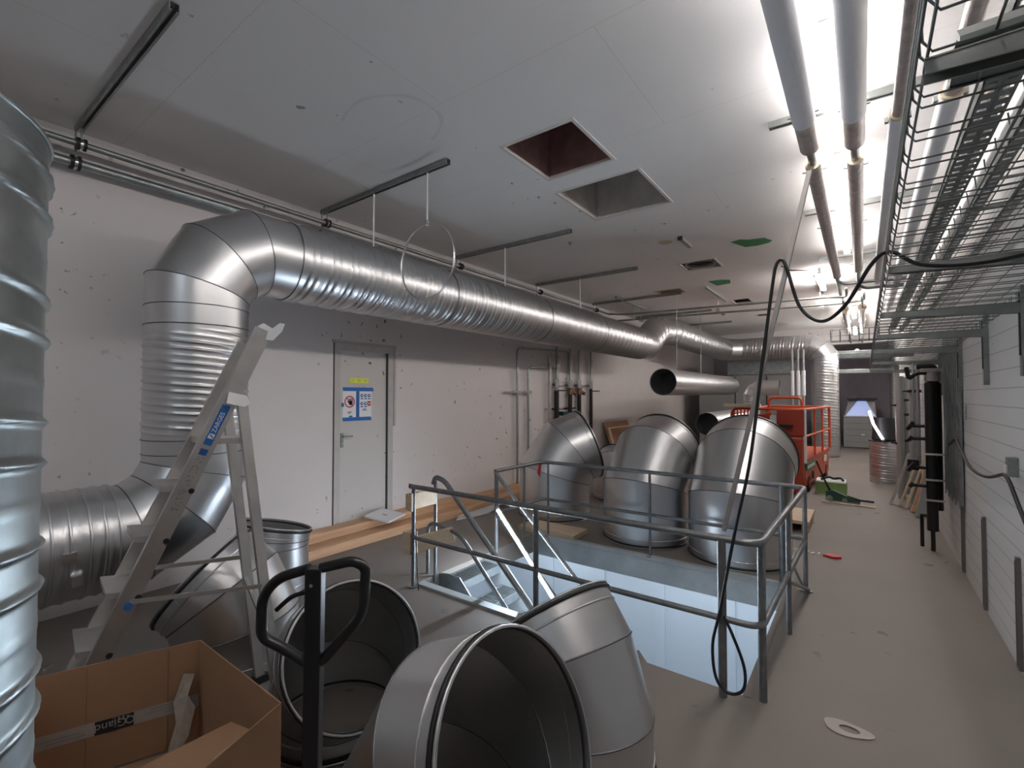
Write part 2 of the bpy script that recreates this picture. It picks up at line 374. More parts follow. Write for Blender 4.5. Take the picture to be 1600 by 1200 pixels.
t = thing('safety_sign', 'white safety sign with rows of round blue protective-gear symbols taped to the door', 'sign', (xs, 3.68, 1.55))
MB().box(xs, xs+.0015, 3.60, 3.78, 1.43, 1.75).build('sheet', paper, t)
mb = MB(); mk = MB()
for r_, z in ((0, 1.70), (1, 1.60)):
    for q in range(3):
        y = 3.635 + q*.054
        if (r_, q) == (1, 2): continue
        MB().disc((xs+.0016,y,z),(1,0,0),.022,.001).build('blue_symbol', signblue, t); MB().disc((xs+.0027,y+.002,z+.002),(1,0,0),.010,.0005,8).build('white_pictogram', paper, t); MB().box(xs+.0015,xs+.002,y-.02,y+.02,z-.045,z-.032).build('symbol_caption', signblue, t)
rs = MB().box(xs+.0015,xs+.0025,3.719,3.767,1.572,1.628).build('red_square', red, t)
MB().disc((xs+.0026,3.743,1.60),(1,0,0),.012,.0005,8).build('white_cross', paper, t)
MB().box(xs+.0015,xs+.002,3.64,3.71,1.515,1.523).box(xs+.0015,xs+.002,3.655,3.70,1.53,1.537).build('caption', ink, t)
def tape(y0_, y1_, z0_, z1_, lab, mt=blue, sk=0):
    mb = MB().prism([(xs+.0022,y0_,z0_),(xs+.0022,y1_+sk,z0_),(xs+.0022,y1_,z1_),(xs+.0022,y0_-sk,z1_)], (.0012,0,0))
    return mb.build('tape_strip', mt, loc=(xs, (y0_+y1_)/2, z0_), label=lab, cat='tape', group='tape on the door' if mt is blue else None)
tape(3.37, 3.80, 1.755, 1.80, 'long blue tape strip along the top of both door signs', sk=.012)
tape(3.37, 3.77, 1.39, 1.435, 'long blue tape strip along the bottom of both door signs', sk=.01)
tape(3.552, 3.598, 1.436, 1.754, 'upright blue tape strip between the two door signs')
tape(3.345, 3.38, 1.565, 1.61, 'short blue tape piece at the left edge of the no-entry sign')
tape(3.45, 3.50, 1.437, 1.455, 'short blue tape tab under the hand sign, just above the bottom strip')
yt = tape(3.46, 3.73, 1.855, 1.915, 'yellow tape label with faint grey writing above the door signs', yellow)
for y, wd in ((3.475,.05),(3.565,.05),(3.66,.05)):
    MB().box(xs+.0034, xs+.0038, y, y+wd, 1.89, 1.897).box(xs+.0034, xs+.0038, y+.005, y+wd-.008, 1.873, 1.879).build('handwriting', greyp, yt)
# ---------------------------------------------------------------- LAMPS
def batten(x, y, z, ln, mat, label, group=None, wd=.07, rot='y', cat='light'):
    t = thing('ceiling_light', label, cat, (x, y, z), group)
    dx, dy = (wd/2, ln/2) if rot == 'y' else (ln/2, wd/2)
    MB().box(x-dx*.8, x+dx*.8, y-dy, y+dy, z-.03, z).build('housing', white, t, bevel=.004)
    e = 1.0
    MB().box(x-dx*e, x+dx*e, y-dy*.98, y+dy*.98, z-.095, z-.032).build('diffuser', mat, t)
    return t
for k, (y, w_) in enumerate(((.25, 'above the top edge of the view'), (2.05, 'nearest in view'), (3.85, 'level with the dark ceiling shaft'), (5.65, 'level with the grey ceiling shaft'), (7.45, 'level with the round ceiling vent'))):
    batten(-.145, y, ZC, 1.45, e_ceil, 'batten light between the two thick ceiling pipes, %s' % w_, 'ceiling lights between the pipes')
batten(-.55, 9.85, ZC-.06, 1.2, e_far, 'white batten light on the ceiling beyond the hanging cable loop')
batten(-.12, 12.6, 3.55, 1.3, e_far, 'white batten light at the far end beside the thin pipes')
batten(-.1, 16.2, 2.95, 1.3, e_far, 'bright tube light hanging in front of the mauve end wall')
batten(-.12, 14.4, 3.35, 1.2, e_far, 'white batten light above the far corridor between the crossing cable ducts')
batten(-2.0, -1.6, ZC, 1.5, e_near, 'cool white batten light behind the viewer', wd=.2)
for k, (x, y) in enumerate(((-3.6, 2.0), (-1.2, 2.0), (-3.9, 5.9), (-1.9, 5.7), (-.2, 5.7))):
    batten(x, y, -.24, 1.3, e_low, 'cool batten light under the slab in the lower storey, %s' % ('under the stairs near', 'near right', 'far left', 'far middle', 'far right')[k], 'lower storey lights', wd=.12, rot='x')
# leaning LED work light by the stair
t = thing('work_light', 'glaring slim tube work light leaning along the stair handrail', 'light', (-2.32, 3.8, -.2))
A_, B_ = V((-3.02, 3.82, .56)), V((-2.30, 3.80, -.21)); dd = (B_-A_).normalized()
MB().beam(A_, B_, .035, .02, (0, 1, 0)).build('housing', white, t)
MB().tube([A_+dd*.03+V((0,-.02,.0)), B_-dd*.03+V((0,-.02,0))], .009, 10).build('tube', e_stick, t)
MB().tube([A_+V((0,-.01,0)), A_+dd*.03+V((0,-.01,0))], .02, 10).tube([B_-dd*.03+V((0,-.01,0)), B_+V((0,-.01,0))], .02, 10).build('end_cap', greyp, t)
# ---------------------------------------------------------------- MAIN DUCT along the left wall
Rm = .33
t = thing('ventilation_duct', 'long ribbed galvanised duct rising by the ladder and running along under the ceiling', 'duct', (-4.0, 1.45, .44))
zA, zB = .77, 2.86
lo, _ = arc_points((-4.0, .93, zA), (0, 1, 0), (0, 0, 1), .0, .52, 90, 4, 0)
mb = MB(); rg = duct_mesh(mb, lo, Rm); mb.build('lower_elbow', galv, t)
mb = Rings(); seam_rings(mb, rg[1:]); mb.build('elbow_seam', seam, t)
mb = MB(); duct_mesh(mb, [(-4, -.9, zA), (-4, .93, zA)], Rm+.006, ribs={0}); mb.build('floor_run', galv, t)
mb = Rings()
for y in (.93, .86, .79, .70, .62): mb.append((circle((-4, y, zA), (0,1,0), Rm+.008), .008))
mb.build('clamp_ring', galv, t)
MB().box(-3.69, -3.645, .66, .72, .74, .80).build('clamp_clip', chrome, t); MB().box(-3.69,-3.64,.70,.75,.60,.66).build('clamp_clip', chrome, t)
zr0, zr1 = lo[-1].z, 2.34
mb = MB(); rg = duct_mesh(mb, [(-4, 1.45, zr0), (-4, 1.45, zr0+.12), (-4, 1.45, zr1-.16), (-4, 1.45, zr1)], Rm, ribs={1}, pitch=.05, amp=.011, sharp=.12, seg=8); mb.build('riser', galv, t)
mb = Rings(); seam_rings(mb, [circle((-4,1.45,zr0+.1),(0,0,1),Rm+.003), circle((-4,1.45,zr1-.14),(0,0,1),Rm+.003)]); mb.build('riser_joint', seam, t)
up, _ = arc_points((-4, 1.45, zr1), (0, 0, 1), (0, 1, 0), .0, zB-zr1, 90, 4, .12)
mb = MB(); rg = duct_mesh(mb, up, Rm); mb.build('upper_elbow', galv, t)
mb = Rings(); seam_rings(mb, rg[:-1]); mb.build('elbow_seam', seam, t)
ys = [up[-1].y, 3.95, 6.0, 7.9, 10.25]
run = [(-4, y, zB) for y in ys]
for i in range(4):
    mb = MB(); duct_mesh(mb, run[i:i+2], Rm, ribs={0}, pitch=.062, inner=False, amp=.018, sharp=.10, seg=10); mb.build('ceiling_run', galv, t)
mb = Rings(); seam_rings(mb, [circle(p, (0,1,0), Rm+.004) for p in run[:-1]], .004); mb.build('run_joint', seam, t)
kp = [(-4, 10.25, zB), (-4, 10.55, zB+.02), (-4.0, 11.25, 3.26), (-3.9, 12.0, 3.3), (-3.45, 15.7, 3.12), (-3.0, 16.0, 3.12), (-1.3, 16.0, 3.12)]
mb = MB(); rg = duct_mesh(mb, kp, Rm, ribs={1, 2, 3, 5}, inner=False, pitch=.08, amp=.012); mb.build('offset_run', galv, t)
mb = Rings(); seam_rings(mb, rg[1:-1]); mb.build('offset_seam', seam, t)
ep, _ = arc_points((-1.3, 16.0, 3.12), (1, 0, 0), (0, 0, -1), .0, .45, 90, 4, .0)
mb = MB(); rg = duct_mesh(mb, ep, Rm+.005, inner=False); mb.build('end_elbow', galv, t)
mb = Rings(); seam_rings(mb, rg); mb.build('elbow_seam', seam, t)
mb = MB(); duct_mesh(mb, [ep[-1], (ep[-1].x, 16.0, .02)], Rm, ribs={0}, inner=False, pitch=.08, amp=.009); mb.build('drop_leg', galv, t)
# second, open-ended duct further down the left
t = thing('ventilation_duct', 'open-ended duct with a black mouth hung on rods by the left wall', 'duct', (-3.05, 9.0, 1.7))
mb = MB(); duct_mesh(mb, [(-3.05, 8.95, 1.96), (-3.05, 9.1, 1.96), (-3.05, 14.6, 1.98)], .25, ribs={1}, pitch=.09); mb.build('duct_run', galv, t)
mb = MB(); mb.tube(circle((-3.05,8.955,1.96),(0,1,0),.252),.006,6,closed=True); mb.build('rim', seam, t)
MB().disc((-3.05, 9.6, 1.96), (0, 1, 0), .246, .01, 40).build('dark_mouth_disc', rubber, t)  # black disc stands in for the shade inside the open duct
for y in (9.8, 11.6):
    MB().tube([(-3.05, y, 2.2), (-3.05, y, ZC)], .006, 6).build('threaded_rod', strut_m, loc=(-3.05, y, 2.2), label='thin rod holding the open-ended duct, %s' % ('nearer of the two' if y < 10 else 'farther of the two'), cat='rod', group='rods of the open-ended duct')
t = thing('ventilation_duct', 'low duct with a black opening behind the middle standing elbow', 'duct', (-2.35, 9.3, .0))
mb = MB(); duct_mesh(mb, [(-2.35, 9.3, 1.17), (-2.35, 13.0, 1.17)], .21, ribs={0}, pitch=.09); mb.build('duct_run', galv, t)
MB().disc((-2.35, 9.6, 1.17), (0, 1, 0), .206, .01, 40).build('dark_mouth_disc', rubber, t)  # mouth blackened by a disc in place of the shade inside
for y in (9.9, 12.3):
    MB().box(-2.6, -2.1, y, y+.06, .89, .95).box(-2.58, -2.52, y, y+.06, 0, .89).box(-2.18, -2.12, y, y+.06, 0, .89).build('trestle', wood2, t)
# narrow duct with two bends by the lift
t = thing('ventilation_duct', 'narrow shiny duct bending over above the orange scissor lift', 'duct', (-2.35, 13.5, 0))
a_ = arc_points((-2.3, 13.5, .02), (0,0,1), (1,0,0), 1.60, .28, 90, 4, .35)[0]
mb = MB(); rg = duct_mesh(mb, a_, .19, inner=False); mb.build('duct_body', galv, t)
mb = Rings(); seam_rings(mb, rg[1:]); mb += [(circle((-2.3,13.5,1.55),(0,0,1),.193),.012), (circle((-2.3,13.5,1.38),(0,0,1),.193),.012)]; mb.build('duct_bead', galv2, t)
# ---------------------------------------------------------------- ELBOWS standing about
elbow('large duct elbow standing furthest left behind the far railing, black-rimmed mouth facing right', (-3.58, 5.86, 0), 1.0, .62, 70, (.70, .72, 0), c0=.39, c1=.1, group='large standing elbows')
elbow('large duct elbow standing in the middle behind the far railing', (-2.13, 5.58, 0), .98, .60, 74, (.10, .99, 0), c0=.39, c1=.1, group='large standing elbows')
elbow('large duct elbow standing furthest right behind the railing, beside the corridor', (-1.08, 5.50, 0), .99, .62, 74, (.03, .99, 0), c0=.38, c1=.1, group='large standing elbows')
elbow('smaller duct elbow on the floor between the two left standing elbows', (-3.35, 7.3, 0), .56, .42, 70, (-.3, .95, 0), c0=.2, c1=.06)
elbow('dull duct elbow lying behind the stepladder, mouth tipped up toward the wall', (-3.27, 1.44, 0), .71, .45, 50, (-.75, -.66, 0), c0=.15, c1=.08)
elbow('short duct elbow standing behind the dull tipped one, black rim facing up', (-4.15, 2.10, 0), .58, .5, 14, (.1, 1, 0), c0=.38, c1=.08)
elbow('duct elbow behind the black handle, open mouth facing the viewer', (-2.24, 1.47, 0), .63, .46, 64, (.96, -.29, 0), c0=.05, c1=.08)
elbow('foremost duct elbow with its wide dark mouth facing the viewer', (-1.23, 1.20, 0), .69, .53, 66, (1, .0, 0), c0=.10, c1=.08)
elbow('duct elbow standing right behind the foremost one, its top edge tilted left', (-1.05, 2.0, 0), .60, .7, 42, (-1.0, .30, 0), c0=.09, c1=.08)
# foreground spiral duct, cut off by the left edge of the photo
t = thing('spiral_duct', 'upright ribbed spiral duct close up at the left edge', 'duct', (-1.19, -.15, 0))
mb = MB(); duct_mesh(mb, [(-1.215, -.15, 0), (-1.18, -.15, 2.12)], .33, ribs={0}, n=120, pitch=.068, amp=.008, sharp=.085, seg=14); mb.build('duct_body', galv2, t)
mb = MB(); mb.tube(circle((-1.18,-.15,2.12),(0,0,1),.33,80),.005,6,closed=True); mb.build('rim', galv2, t)
# short duct piece standing far right
t = thing('spiral_duct', 'short upright ribbed duct piece standing in the corridor by the right wall', 'duct', (.33, 11.9, 0))
mb = MB(); duct_mesh(mb, [(.33, 11.9, 0), (.33, 11.9, .80)], .24, ribs={0}, pitch=.05, amp=.008); mb.build('duct_body', galv, t)
mb = MB(); mb.disc((.33,11.9,.80),(0,0,1),.25,.02,40).tube([(.33,11.9,.82),(.33,11.95,1.25)],[.2,.17],20); mb.build('black_cover', rubber, t)
t = thing('work_light', 'small glaring tube light leaning on the black cone of the short ribbed duct', 'light', (.3, 11.5, .85))
MB().tube([(.10,11.60,1.40),(.16,11.60,1.15),(.30,11.60,.86)], .022, 10).build('tube', e_tube, t)
MB().tube([(.30,11.60,.86),(.315,11.60,.83)], .03, 10).build('end_cap', greyp, t)
# ---------------------------------------------------------------- LEFT CEILING PIPES, channels and hangers
for (x, z, r_, lab) in ((-4.80, 3.63, .024, 'upper thin steel pipe running along the left wall just under the ceiling'), (-4.87, 3.50, .034, 'lower steel pipe running along the left wall behind the long duct')):
    MB().tube([(x, Y0+.02, z), (x, 10.4, z)], r_, 14).build('steel_pipe', galv2 if r_ > .03 else strut_m, loc=(x, 0, z), label=lab, cat='pipe')
MB().tube(fillet([(-4.80, 10.3, 3.63), (-4.80, 10.35, 3.63), (-4.4, 10.35, 3.58), (-.45, 10.2, 3.47), (-.2, 10.3, 3.45), (-.2, 9.9, 3.55)], .12), .022, 10).build('steel_pipe', strut_m, loc=(-4.5, 10.7, 3.5), label='thin steel pipe crossing the ceiling from the left wall, nearer of the pair', cat='pipe', group='pipes crossing the ceiling')
MB().tube(fillet([(-4.87, 10.4, 3.50), (-4.87, 10.68, 3.50), (-4.4, 10.68, 3.50), (-.3, 10.6, 3.40), (.05, 10.6, 3.42), (.05, 10.1, 3.45)], .12), .022, 10).build('steel_pipe', strut_m, loc=(-4.5, 11.1, 3.4), label='thin steel pipe crossing the ceiling from the left wall, farther of the pair', cat='pipe', group='pipes crossing the ceiling')
def channel(a, b, label, group, w=.045, h=.045, cat='channel', mat=strut_m):
    a, b = V(a), V(b); t = thing('support_channel', label, cat, a, group); d = (b-a).normalized(); s = d.cross(V((0,0,1))).normalized()
    mb = MB(); mb.beam(a, b, w, .004); mb.beam(a+s*w/2-V((0,0,h/2)), b+s*w/2-V((0,0,h/2)), .004, h); mb.beam(a-s*w/2-V((0,0,h/2)), b-s*w/2-V((0,0,h/2)), .004, h)
    for q in (-1, 1): mb.beam(a+s*q*w*.36-V((0,0,h)), b+s*q*w*.36-V((0,0,h)), w*.28, .004)
    mb.build('channel_body', mat, t)
    L = (b-a).length; k = 0; sl = MB(); x = .12
    while x < L: sl.beam(a+d*x-V((0,0,.004)), a+d*(x+.06)-V((0,0,.004)), .012, .004); x += .16
    sl.build('slot', darkgap, t); return t
zc = ZC - .003
posn = ['nearest the viewer', 'carrying the empty ring', 'third from the viewer', 'fourth from the viewer', 'fifth from the viewer', 'sixth from the viewer', 'seventh from the viewer']
r0 = channel((-4.90, .92, zc), (-2.92, .92, zc), 'steel channel across the left ceiling, ' + posn[0], 'ceiling channels')
chy = [.92, 3.0, 5.2, 7.38, 9.7, 12.1, 14.3]
for k in range(1, 7):
    copy_thing(r0, (0, chy[k]-.92, 0), 'steel channel across the left ceiling, ' + posn[k], 'ceiling channels')
for (x0, x1, y, nm) in ((-.55, .70, 4.08, 'behind the near ends of the thick pipes'), (-.5, .70, 6.3, 'above the middle of the thick pipes'), (-.5, .70, 8.5, 'where the wrapped pipes end')):
    channel((x0, y, zc), (x1, y, zc), 'steel channel across the right ceiling, ' + nm, 'right ceiling channels', .05)
# pipe clamps on the left pipes
def clamp(x, y, z, r_, lab):
    t = thing('pipe_clamp', lab, 'clamp', (x, y, z), 'black pipe clamps on the left pipes')
    MB().tube([(x, y-.03, z), (x, y-.01, z)], r_+.022, 16).tube([(x, y+.012, z), (x, y+.03, z)], r_+.022, 16).build('rubber_insert', rubber, t)
    MB().tube([(x, y-.01, z), (x, y+.012, z)], r_+.014, 16).build('steel_band', chrome, t)
    MB().tube([(x, y, z+r_), (x, y, ZC-.05)], .007, 8).build('stud', strut_m, t)
for k in range(5):
    clamp(-4.80, chy[k], 3.63, .024, 'black clamp on the upper left pipe under the channel ' + posn[k])
    clamp(-4.87, chy[k]-.02, 3.50, .034, 'black clamp on the lower left pipe under the channel ' + posn[k])
# rods that carry the duct, with straps
for k in range(1, 6):
    y = chy[k]; zt_ = ZC-.05
    if k < 4:
        MB().tube([(-3.97, y, 2.86+Rm), (-3.97, y, zt_)], .009, 8).build('threaded_rod', white, loc=(-3.97, y, 3.2), label='pale rod from the channel %s down to the long duct' % posn[k], cat='rod', group='duct hanger rods')
t = thing('hanger_ring', 'empty steel strap ring hanging from a rod in front of the long duct', 'ring hanger', (-3.19, 3.0, 3.0))
c_ = V((-3.19, 3.0, 2.93)); rr = .345; ring = [c_ + V((math.cos(2*math.pi*j/48)*rr, .002*math.sin(j), math.sin(2*math.pi*j/48)*rr)) for j in range(48)]
mb = MB()
vs = [p + V((0, o, 0)) + (p-c_).normalized()*q for p in ring for o, q in ((-.012, 0), (.012, 0), (.012, .002), (-.012, .002))]
mb.add(vs, [(4*j+k, 4*((j+1) % 48)+k, 4*((j+1) % 48)+(k+1) % 4, 4*j+(k+1) % 4) for j in range(48) for k in range(4)], True); mb.build('strap', galv, t)
MB().tube([(-3.19, 3.0, 3.27), (-3.19, 3.0, ZC-.05)], .008, 8).build('threaded_rod', white, t)
MB().box(-3.20, -3.18, 2.985, 3.015, 3.26, 3.31).build('rod_clip', chrome, t)
# small drop brackets that hold the cross pipes
for (x, y, lab) in ((-4.15, 9.3, 'left'), (-2.38, 9.45, 'middle'), (-.62, 9.7, 'right')):
    t = thing('drop_bracket', 'pair of thin drop rods with pipe clips, %s of the three holding the crossing pipes' % lab, 'bracket', (x, y+1, ZC), 'drop brackets on the crossing pipes')
    MB().box(x-.02, x+.02, y, y+1.7, ZC-.045, ZC-.002).build('ceiling_channel', strut_m, t)
    pz = 3.47
    for yy in (y+.95+.0*x, y+1.4): MB().tube([(x, yy, 3.48), (x, yy, ZC-.04)], .007, 6).build('rod', chrome, t); MB().box(x-.035, x+.035, yy-.035, yy+.035, 3.43, 3.50).build('clip', chrome, t)
# ---------------------------------------------------------------- CEILING FITTINGS AND MARKS
def patch(name, pts, mat, lab, cat):
    MB().prism([(x, y, ZC-.004) for x, y in pts], (0, 0, .003)).build(name, mat, loc=(pts[0][0], pts[0][1], ZC), label=lab, cat=cat)
patch('green_patch', [(-1.42,6.95),(-1.30,7.3),(-1.15,7.33),(-1.0,7.28),(-.95,7.2),(-1.02,7.02),(-1.2,6.98),(-1.3,6.9)], green, 'larger green painted patch on the ceiling beside the leaning pole', 'paint patch')
patch('green_patch', [(-2.25,9.1),(-2.2,9.55),(-1.95,9.5),(-1.9,9.2),(-2.05,9.1)], green, 'smaller green painted patch on the ceiling beyond the round vent', 'paint patch')
t = thing('round_vent', 'round black vent ring set in the square ceiling opening', 'vent', (-2.07, 7.9, ZC))
MB().tube(circle((-2.07, 7.9, ZC+.02), (0,0,1), .22, 36), .014, 8, closed=True).build('ring', greyp, t)
MB().disc((-2.07, 7.9, ZC+.06), (0,0,1), .215, .01, 32).build('dark_throat', rubber, t)
MB().disc((-2.134, 6.41, ZC-.006), (0,0,1), .095, .005, 28).build('ceiling_disc', foam, loc=(-2.13, 6.41, ZC), label='round brownish cover disc on the ceiling near the short bracket', cat='cover disc')
t = thing('cable_bracket', 'short dark bracket with a slanted arm beside the round cover disc on the ceiling', 'bracket', (-1.89, 6.46, ZC)); MB().box(-1.93, -1.88, 6.3, 6.75, ZC-.04, ZC-.002).build('arm', strut_m, t); MB().box(-1.935, -1.875, 6.29, 6.31, ZC-.05, ZC-.001).build('end_cap', rubber, t)
MB().disc((-3.2, 5.66, ZC-.008), (0,0,1), .03, .008, 16).tube([(-3.2,5.66,ZC-.008),(-3.2,5.66,ZC-.04)],.008,8).build('ceiling_anchor', strut_m, loc=(-3.2, 5.66, ZC), label='small rusty anchor stub on the ceiling beside the third channel', cat='anchor')
random.seed(3)
for k, (x, y) in enumerate(((-2.75, 3.72), (-2.72, 4.15), (-2.66, 4.38), (-2.55, 4.75))):
    MB().disc((x, y, ZC-.012), (0,0,1), .014, .012, 8).build('ceiling_plug', greyp, loc=(x, y, ZC), label='small dark plug in the ceiling left of the shafts, %s in the row' % ('nearest', 'second', 'third', 'farthest')[k], cat='plug', group='ceiling plugs')
# sooty ring left by a removed duct
mb = MB(); n = 64
for j in range(n):
    if not (j < 14 or j > 40): continue
    a0, a1 = 2*math.pi*j/n, 2*math.pi*(j+1)/n; w0 = .02+.02*math.sin(j*.35)**2
    P = lambda rr, a_: (-2.90+rr*math.cos(a_), 2.36+rr*.8*math.sin(a_), ZC-.002)
    mb.quad(P(.40, a0), P(.40, a1), P(.40+w0, a1), P(.40+w0, a0))
mb.build('dust_ring', nmat('dust_mark', (.66, .65, .645), .9), loc=(-2.9, 2.36, ZC), label='faint grey dust ring on the ceiling between the first two channels', cat='dust mark')
# ---------------------------------------------------------------- RIGHT CEILING PIPES
def thick_pipe(x0, z0, x1, z1, r_, ycut, yend, lab, ynear=-1.2):
    t = thing('insulated_pipe', lab, 'pipe', (x0, ycut, z0), 'thick ceiling pipes')
    P = lambda y: V((x0 + (x1-x0)*(y-1.5)/7, y, z0 + (z1-z0)*(y-1.5)/7))
    MB().tube([P(ynear), P(ycut)], r_, 28).build('white_insulation', insul, t)
    MB().tube([P(ycut), P(ycut+.42)], r_*.92, 24).build('silver_collar', foil, t)
    MB().tube([P(ycut+.3), P(yend+1.6)], r_*.42, 14).build('bare_pipe', galv2, t)
    MB().tube([P(ycut+.72), P(yend)], r_*.82, 24).build('foil_wrap', foil, t)
    MB().tube([P(ycut+.70), P(ycut+.725)], r_*.80, 20).build('foam_end', foam, t); MB().tube([P(yend), P(yend+.03)], r_*.8, 20).build('foam_end', foam, t)
    for y in (ycut-.05, ycut+.9, 6.1, yend-.3):
        for s in (-1, 1): MB().tube([P(y)+V((s*r_*.8,0,r_*.2)), P(y)+V((s*(r_+.02),0,r_*.25))], .008, 8).build('clip_stud', strut_m, t)
    return t
thick_pipe(-.285, 3.52, -.285, 3.50, .066, 3.62, 8.6, 'thick white insulated pipe under the ceiling, left of the pair')
thick_pipe(-.02, 3.52, -.02, 3.50, .066, 3.72, 8.3, 'thick white insulated pipe under the ceiling, right of the pair')
for k, (x, z, r_, a, b, lab) in enumerate(((.20, 3.42, .045, 3.7, 9.0, 'slim white pipe on the ceiling just left of the mesh tray'), (.43, 3.42, .055, 3.6, 12, 'pale insulated pipe above the mesh tray, middle one'), (.63, 3.42, .055, 3.75, 12, 'pale insulated pipe above the mesh tray, nearest the wall'))):
    t = thing('insulated_pipe', lab, 'pipe', (x, a, z), 'pipes above the mesh tray')
    MB().tube([(x, a, z), (x, b, z)], r_, 20).build('insulation', insul, t); MB().tube([(x, a-.03, z), (x, a, z)], r_*.98, 20).build('foam_end', foam, t)
    MB().tube([(x, -1, z), (x, a, z)], r_*.75, 14).build('foil_wrap', foil, t)
    for s in (-1, 1): MB().box(x+s*(r_+.01)-.01, x+s*(r_+.01)+.01, a+.03, a+.06, z-.015, z+.015).build('clip', strut_m, t)
for k, (zz, y) in enumerate(((3.40, 8.75), (3.34, 8.95))):
    MB().tube(fillet([(-.285+.26*k, y-.45, 3.5), (-.285+.26*k, y, zz+.05), (-.2+.26*k, y+.05, zz), (.70, y+.05, zz)], .06), .022, 10).build('steel_pipe', galv2, loc=(0, y, zz), label='bare steel pipe branching right from the end of the %s wrapped pipe' % ('left', 'right')[k], cat='pipe', group='branch pipes')
for k, x in enumerate((-.26, .02)):
    t = thing('steel_pipe', 'thin pipe continuing down the far corridor ceiling, %s of the pair' % ('left', 'right')[k], 'pipe', (x, 10.5, 3.4), 'far corridor pipes')
    MB().tube([(x, 10.3, 3.42), (x, 17.5, 3.30)], .022, 10).build('bare_pipe', galv2, t)
    MB().tube([(x, 11.6, 3.40), (x, 15.0, 3.34)], .05, 14).build('foil_wrap', foil, t)
    for y in (11.3, 13.2): MB().disc((x, y, 3.41-.02*(y-10)/3), (0,1,0), .07, .04, 16).build('foam_collar', foam, t)
# ---------------------------------------------------------------- CABLE TRAYS on the right
def ztray(y): return 2.33 - .030*(y-1.0)
t = thing('wire_mesh_tray', 'wide wire mesh cable tray along the right wall overhead', 'cable tray', (.1, 0, 2.3))
mb = MB(); x0, x1 = .095, .73; ya, yb = .2, 9.4
for i in range(8):
    x = x0+.01 + (x1-x0-.02)*i/7; mb.tube([(x, ya, ztray(ya)), (x, yb, ztray(yb))], .0028, 5, caps=False)
y = ya
while y < yb:
    for o in (0, .045):
        z = ztray(y+o); mb.tube([(x0, y+o, z+.075), (x0+.002, y+o, z+.02), (x0+.016, y+o, z-.003), (x1, y+o, z-.003), (x1, y+o, z+.06)], .0026, 5, caps=False)
    y += .155
for dz in (.025, .05, .077): mb.tube([(x0-.002, ya, ztray(ya)+dz), (x0-.002, yb, ztray(yb)+dz)], .0032, 5, caps=False)
mb.build('wire_grid', mesh_m, t)
t = thing('wire_mesh_tray', 'second wire mesh tray higher up against the right wall', 'cable tray', (.4, 0, 2.6))
mb = MB()
for i in range(5): mb.tube([(.42+.07*i, .3, 2.62), (.42+.07*i, 12, 2.55)], .003, 5, caps=False)
y = .3
while y < 12: mb.tube([(.415, y, 2.67), (.42, y, 2.61), (.70, y, 2.61)], .003, 5, caps=False); y += .2
mb.build('wire_grid', mesh_m, t)
def perf_tray(xa, xb, z, ya, yb, lab):
    t = thing('perforated_tray', lab, 'cable tray', (xa, ya, z), 'perforated cable trays'); mb = MB()
    for xe in (xa, xb-.05):
        mb.box(xe, xe+.012, ya, yb, z, z+.003); mb.box(xe+.038, xe+.05, ya, yb, z, z+.003); y = ya
        while y < yb: mb.box(xe+.012, xe+.038, y, y+.045, z, z+.003); y += .07
        mb.box(xe, xe+.003, ya, yb, z, z+.05)
    y = ya+.2
    while y < yb: mb.box(xa, xb, y, y+.03, z+.003, z+.01); y += .45
    mb.build('tray_body', strut_m, t)
perf_tray(.36, .46, 2.80, .3, 10.0, 'narrow perforated cable tray above the mesh tray, farthest from the wall')
perf_tray(.50, .70, 2.74, .3, 10.0, 'broad perforated cable tray above the mesh tray, nearest the wall')
# wall brackets that carry the trays
for k, y in enumerate((1.15, 2.68, 3.9, 4.95, 6.1, 7.5, 9.0)):
    z = ztray(y) - .012
    nm = ('nearest the viewer', 'second from the viewer', 'third from the viewer', 'fourth from the viewer', 'fifth from the viewer', 'sixth from the viewer', 'farthest')[k]
    t = thing('tray_bracket', 'galvanised wall bracket under the mesh tray, ' + nm, 'bracket', (XR, y, z), 'tray wall brackets')
    MB().prism([(.10,y-.02,z),(XR-.02,y-.02,z),(XR-.02,y-.02,z-.06),(.10,y-.02,z-.028)], (0,.004,0)).box(.10, XR-.02, y-.022, y+.022, z-.003, z).prism([(.10,y+.018,z),(XR-.02,y+.018,z),(XR-.02,y+.018,z-.06),(.10,y+.018,z-.028)], (0,.004,0)).build('arm', strut_m, t)
    MB().box(XR-.03, XR-.001, y-.025, y+.025, z-.42, z+.10).build('wall_channel', strut_m, t)
    MB().box(XR-.035, XR-.028, y-.012, y+.012, z-.30, z+.06).build('slot', darkgap, t)
# ceiling-hung outrigger of a dark tray end, top right corner
t = thing('tray_end_profile', 'dark folded steel tray end plate in the top right corner', 'cable tray', (.3, 1.35, 2.5))
mb = MB(); pr_ = [(0,0),(.03,.03),(.07,.03),(.09,.0),(.13,-.01),(.15,.03),(.16,.03),(.14,-.025),(.09,-.015),(.065,.015),(.035,.015),(.0,-.012)]
mb.prism([(.15, 1.15+a, 2.345+b) for a, b in pr_], (.59, -.02, 0)); mb.build('folded_profile', mesh_m, t)
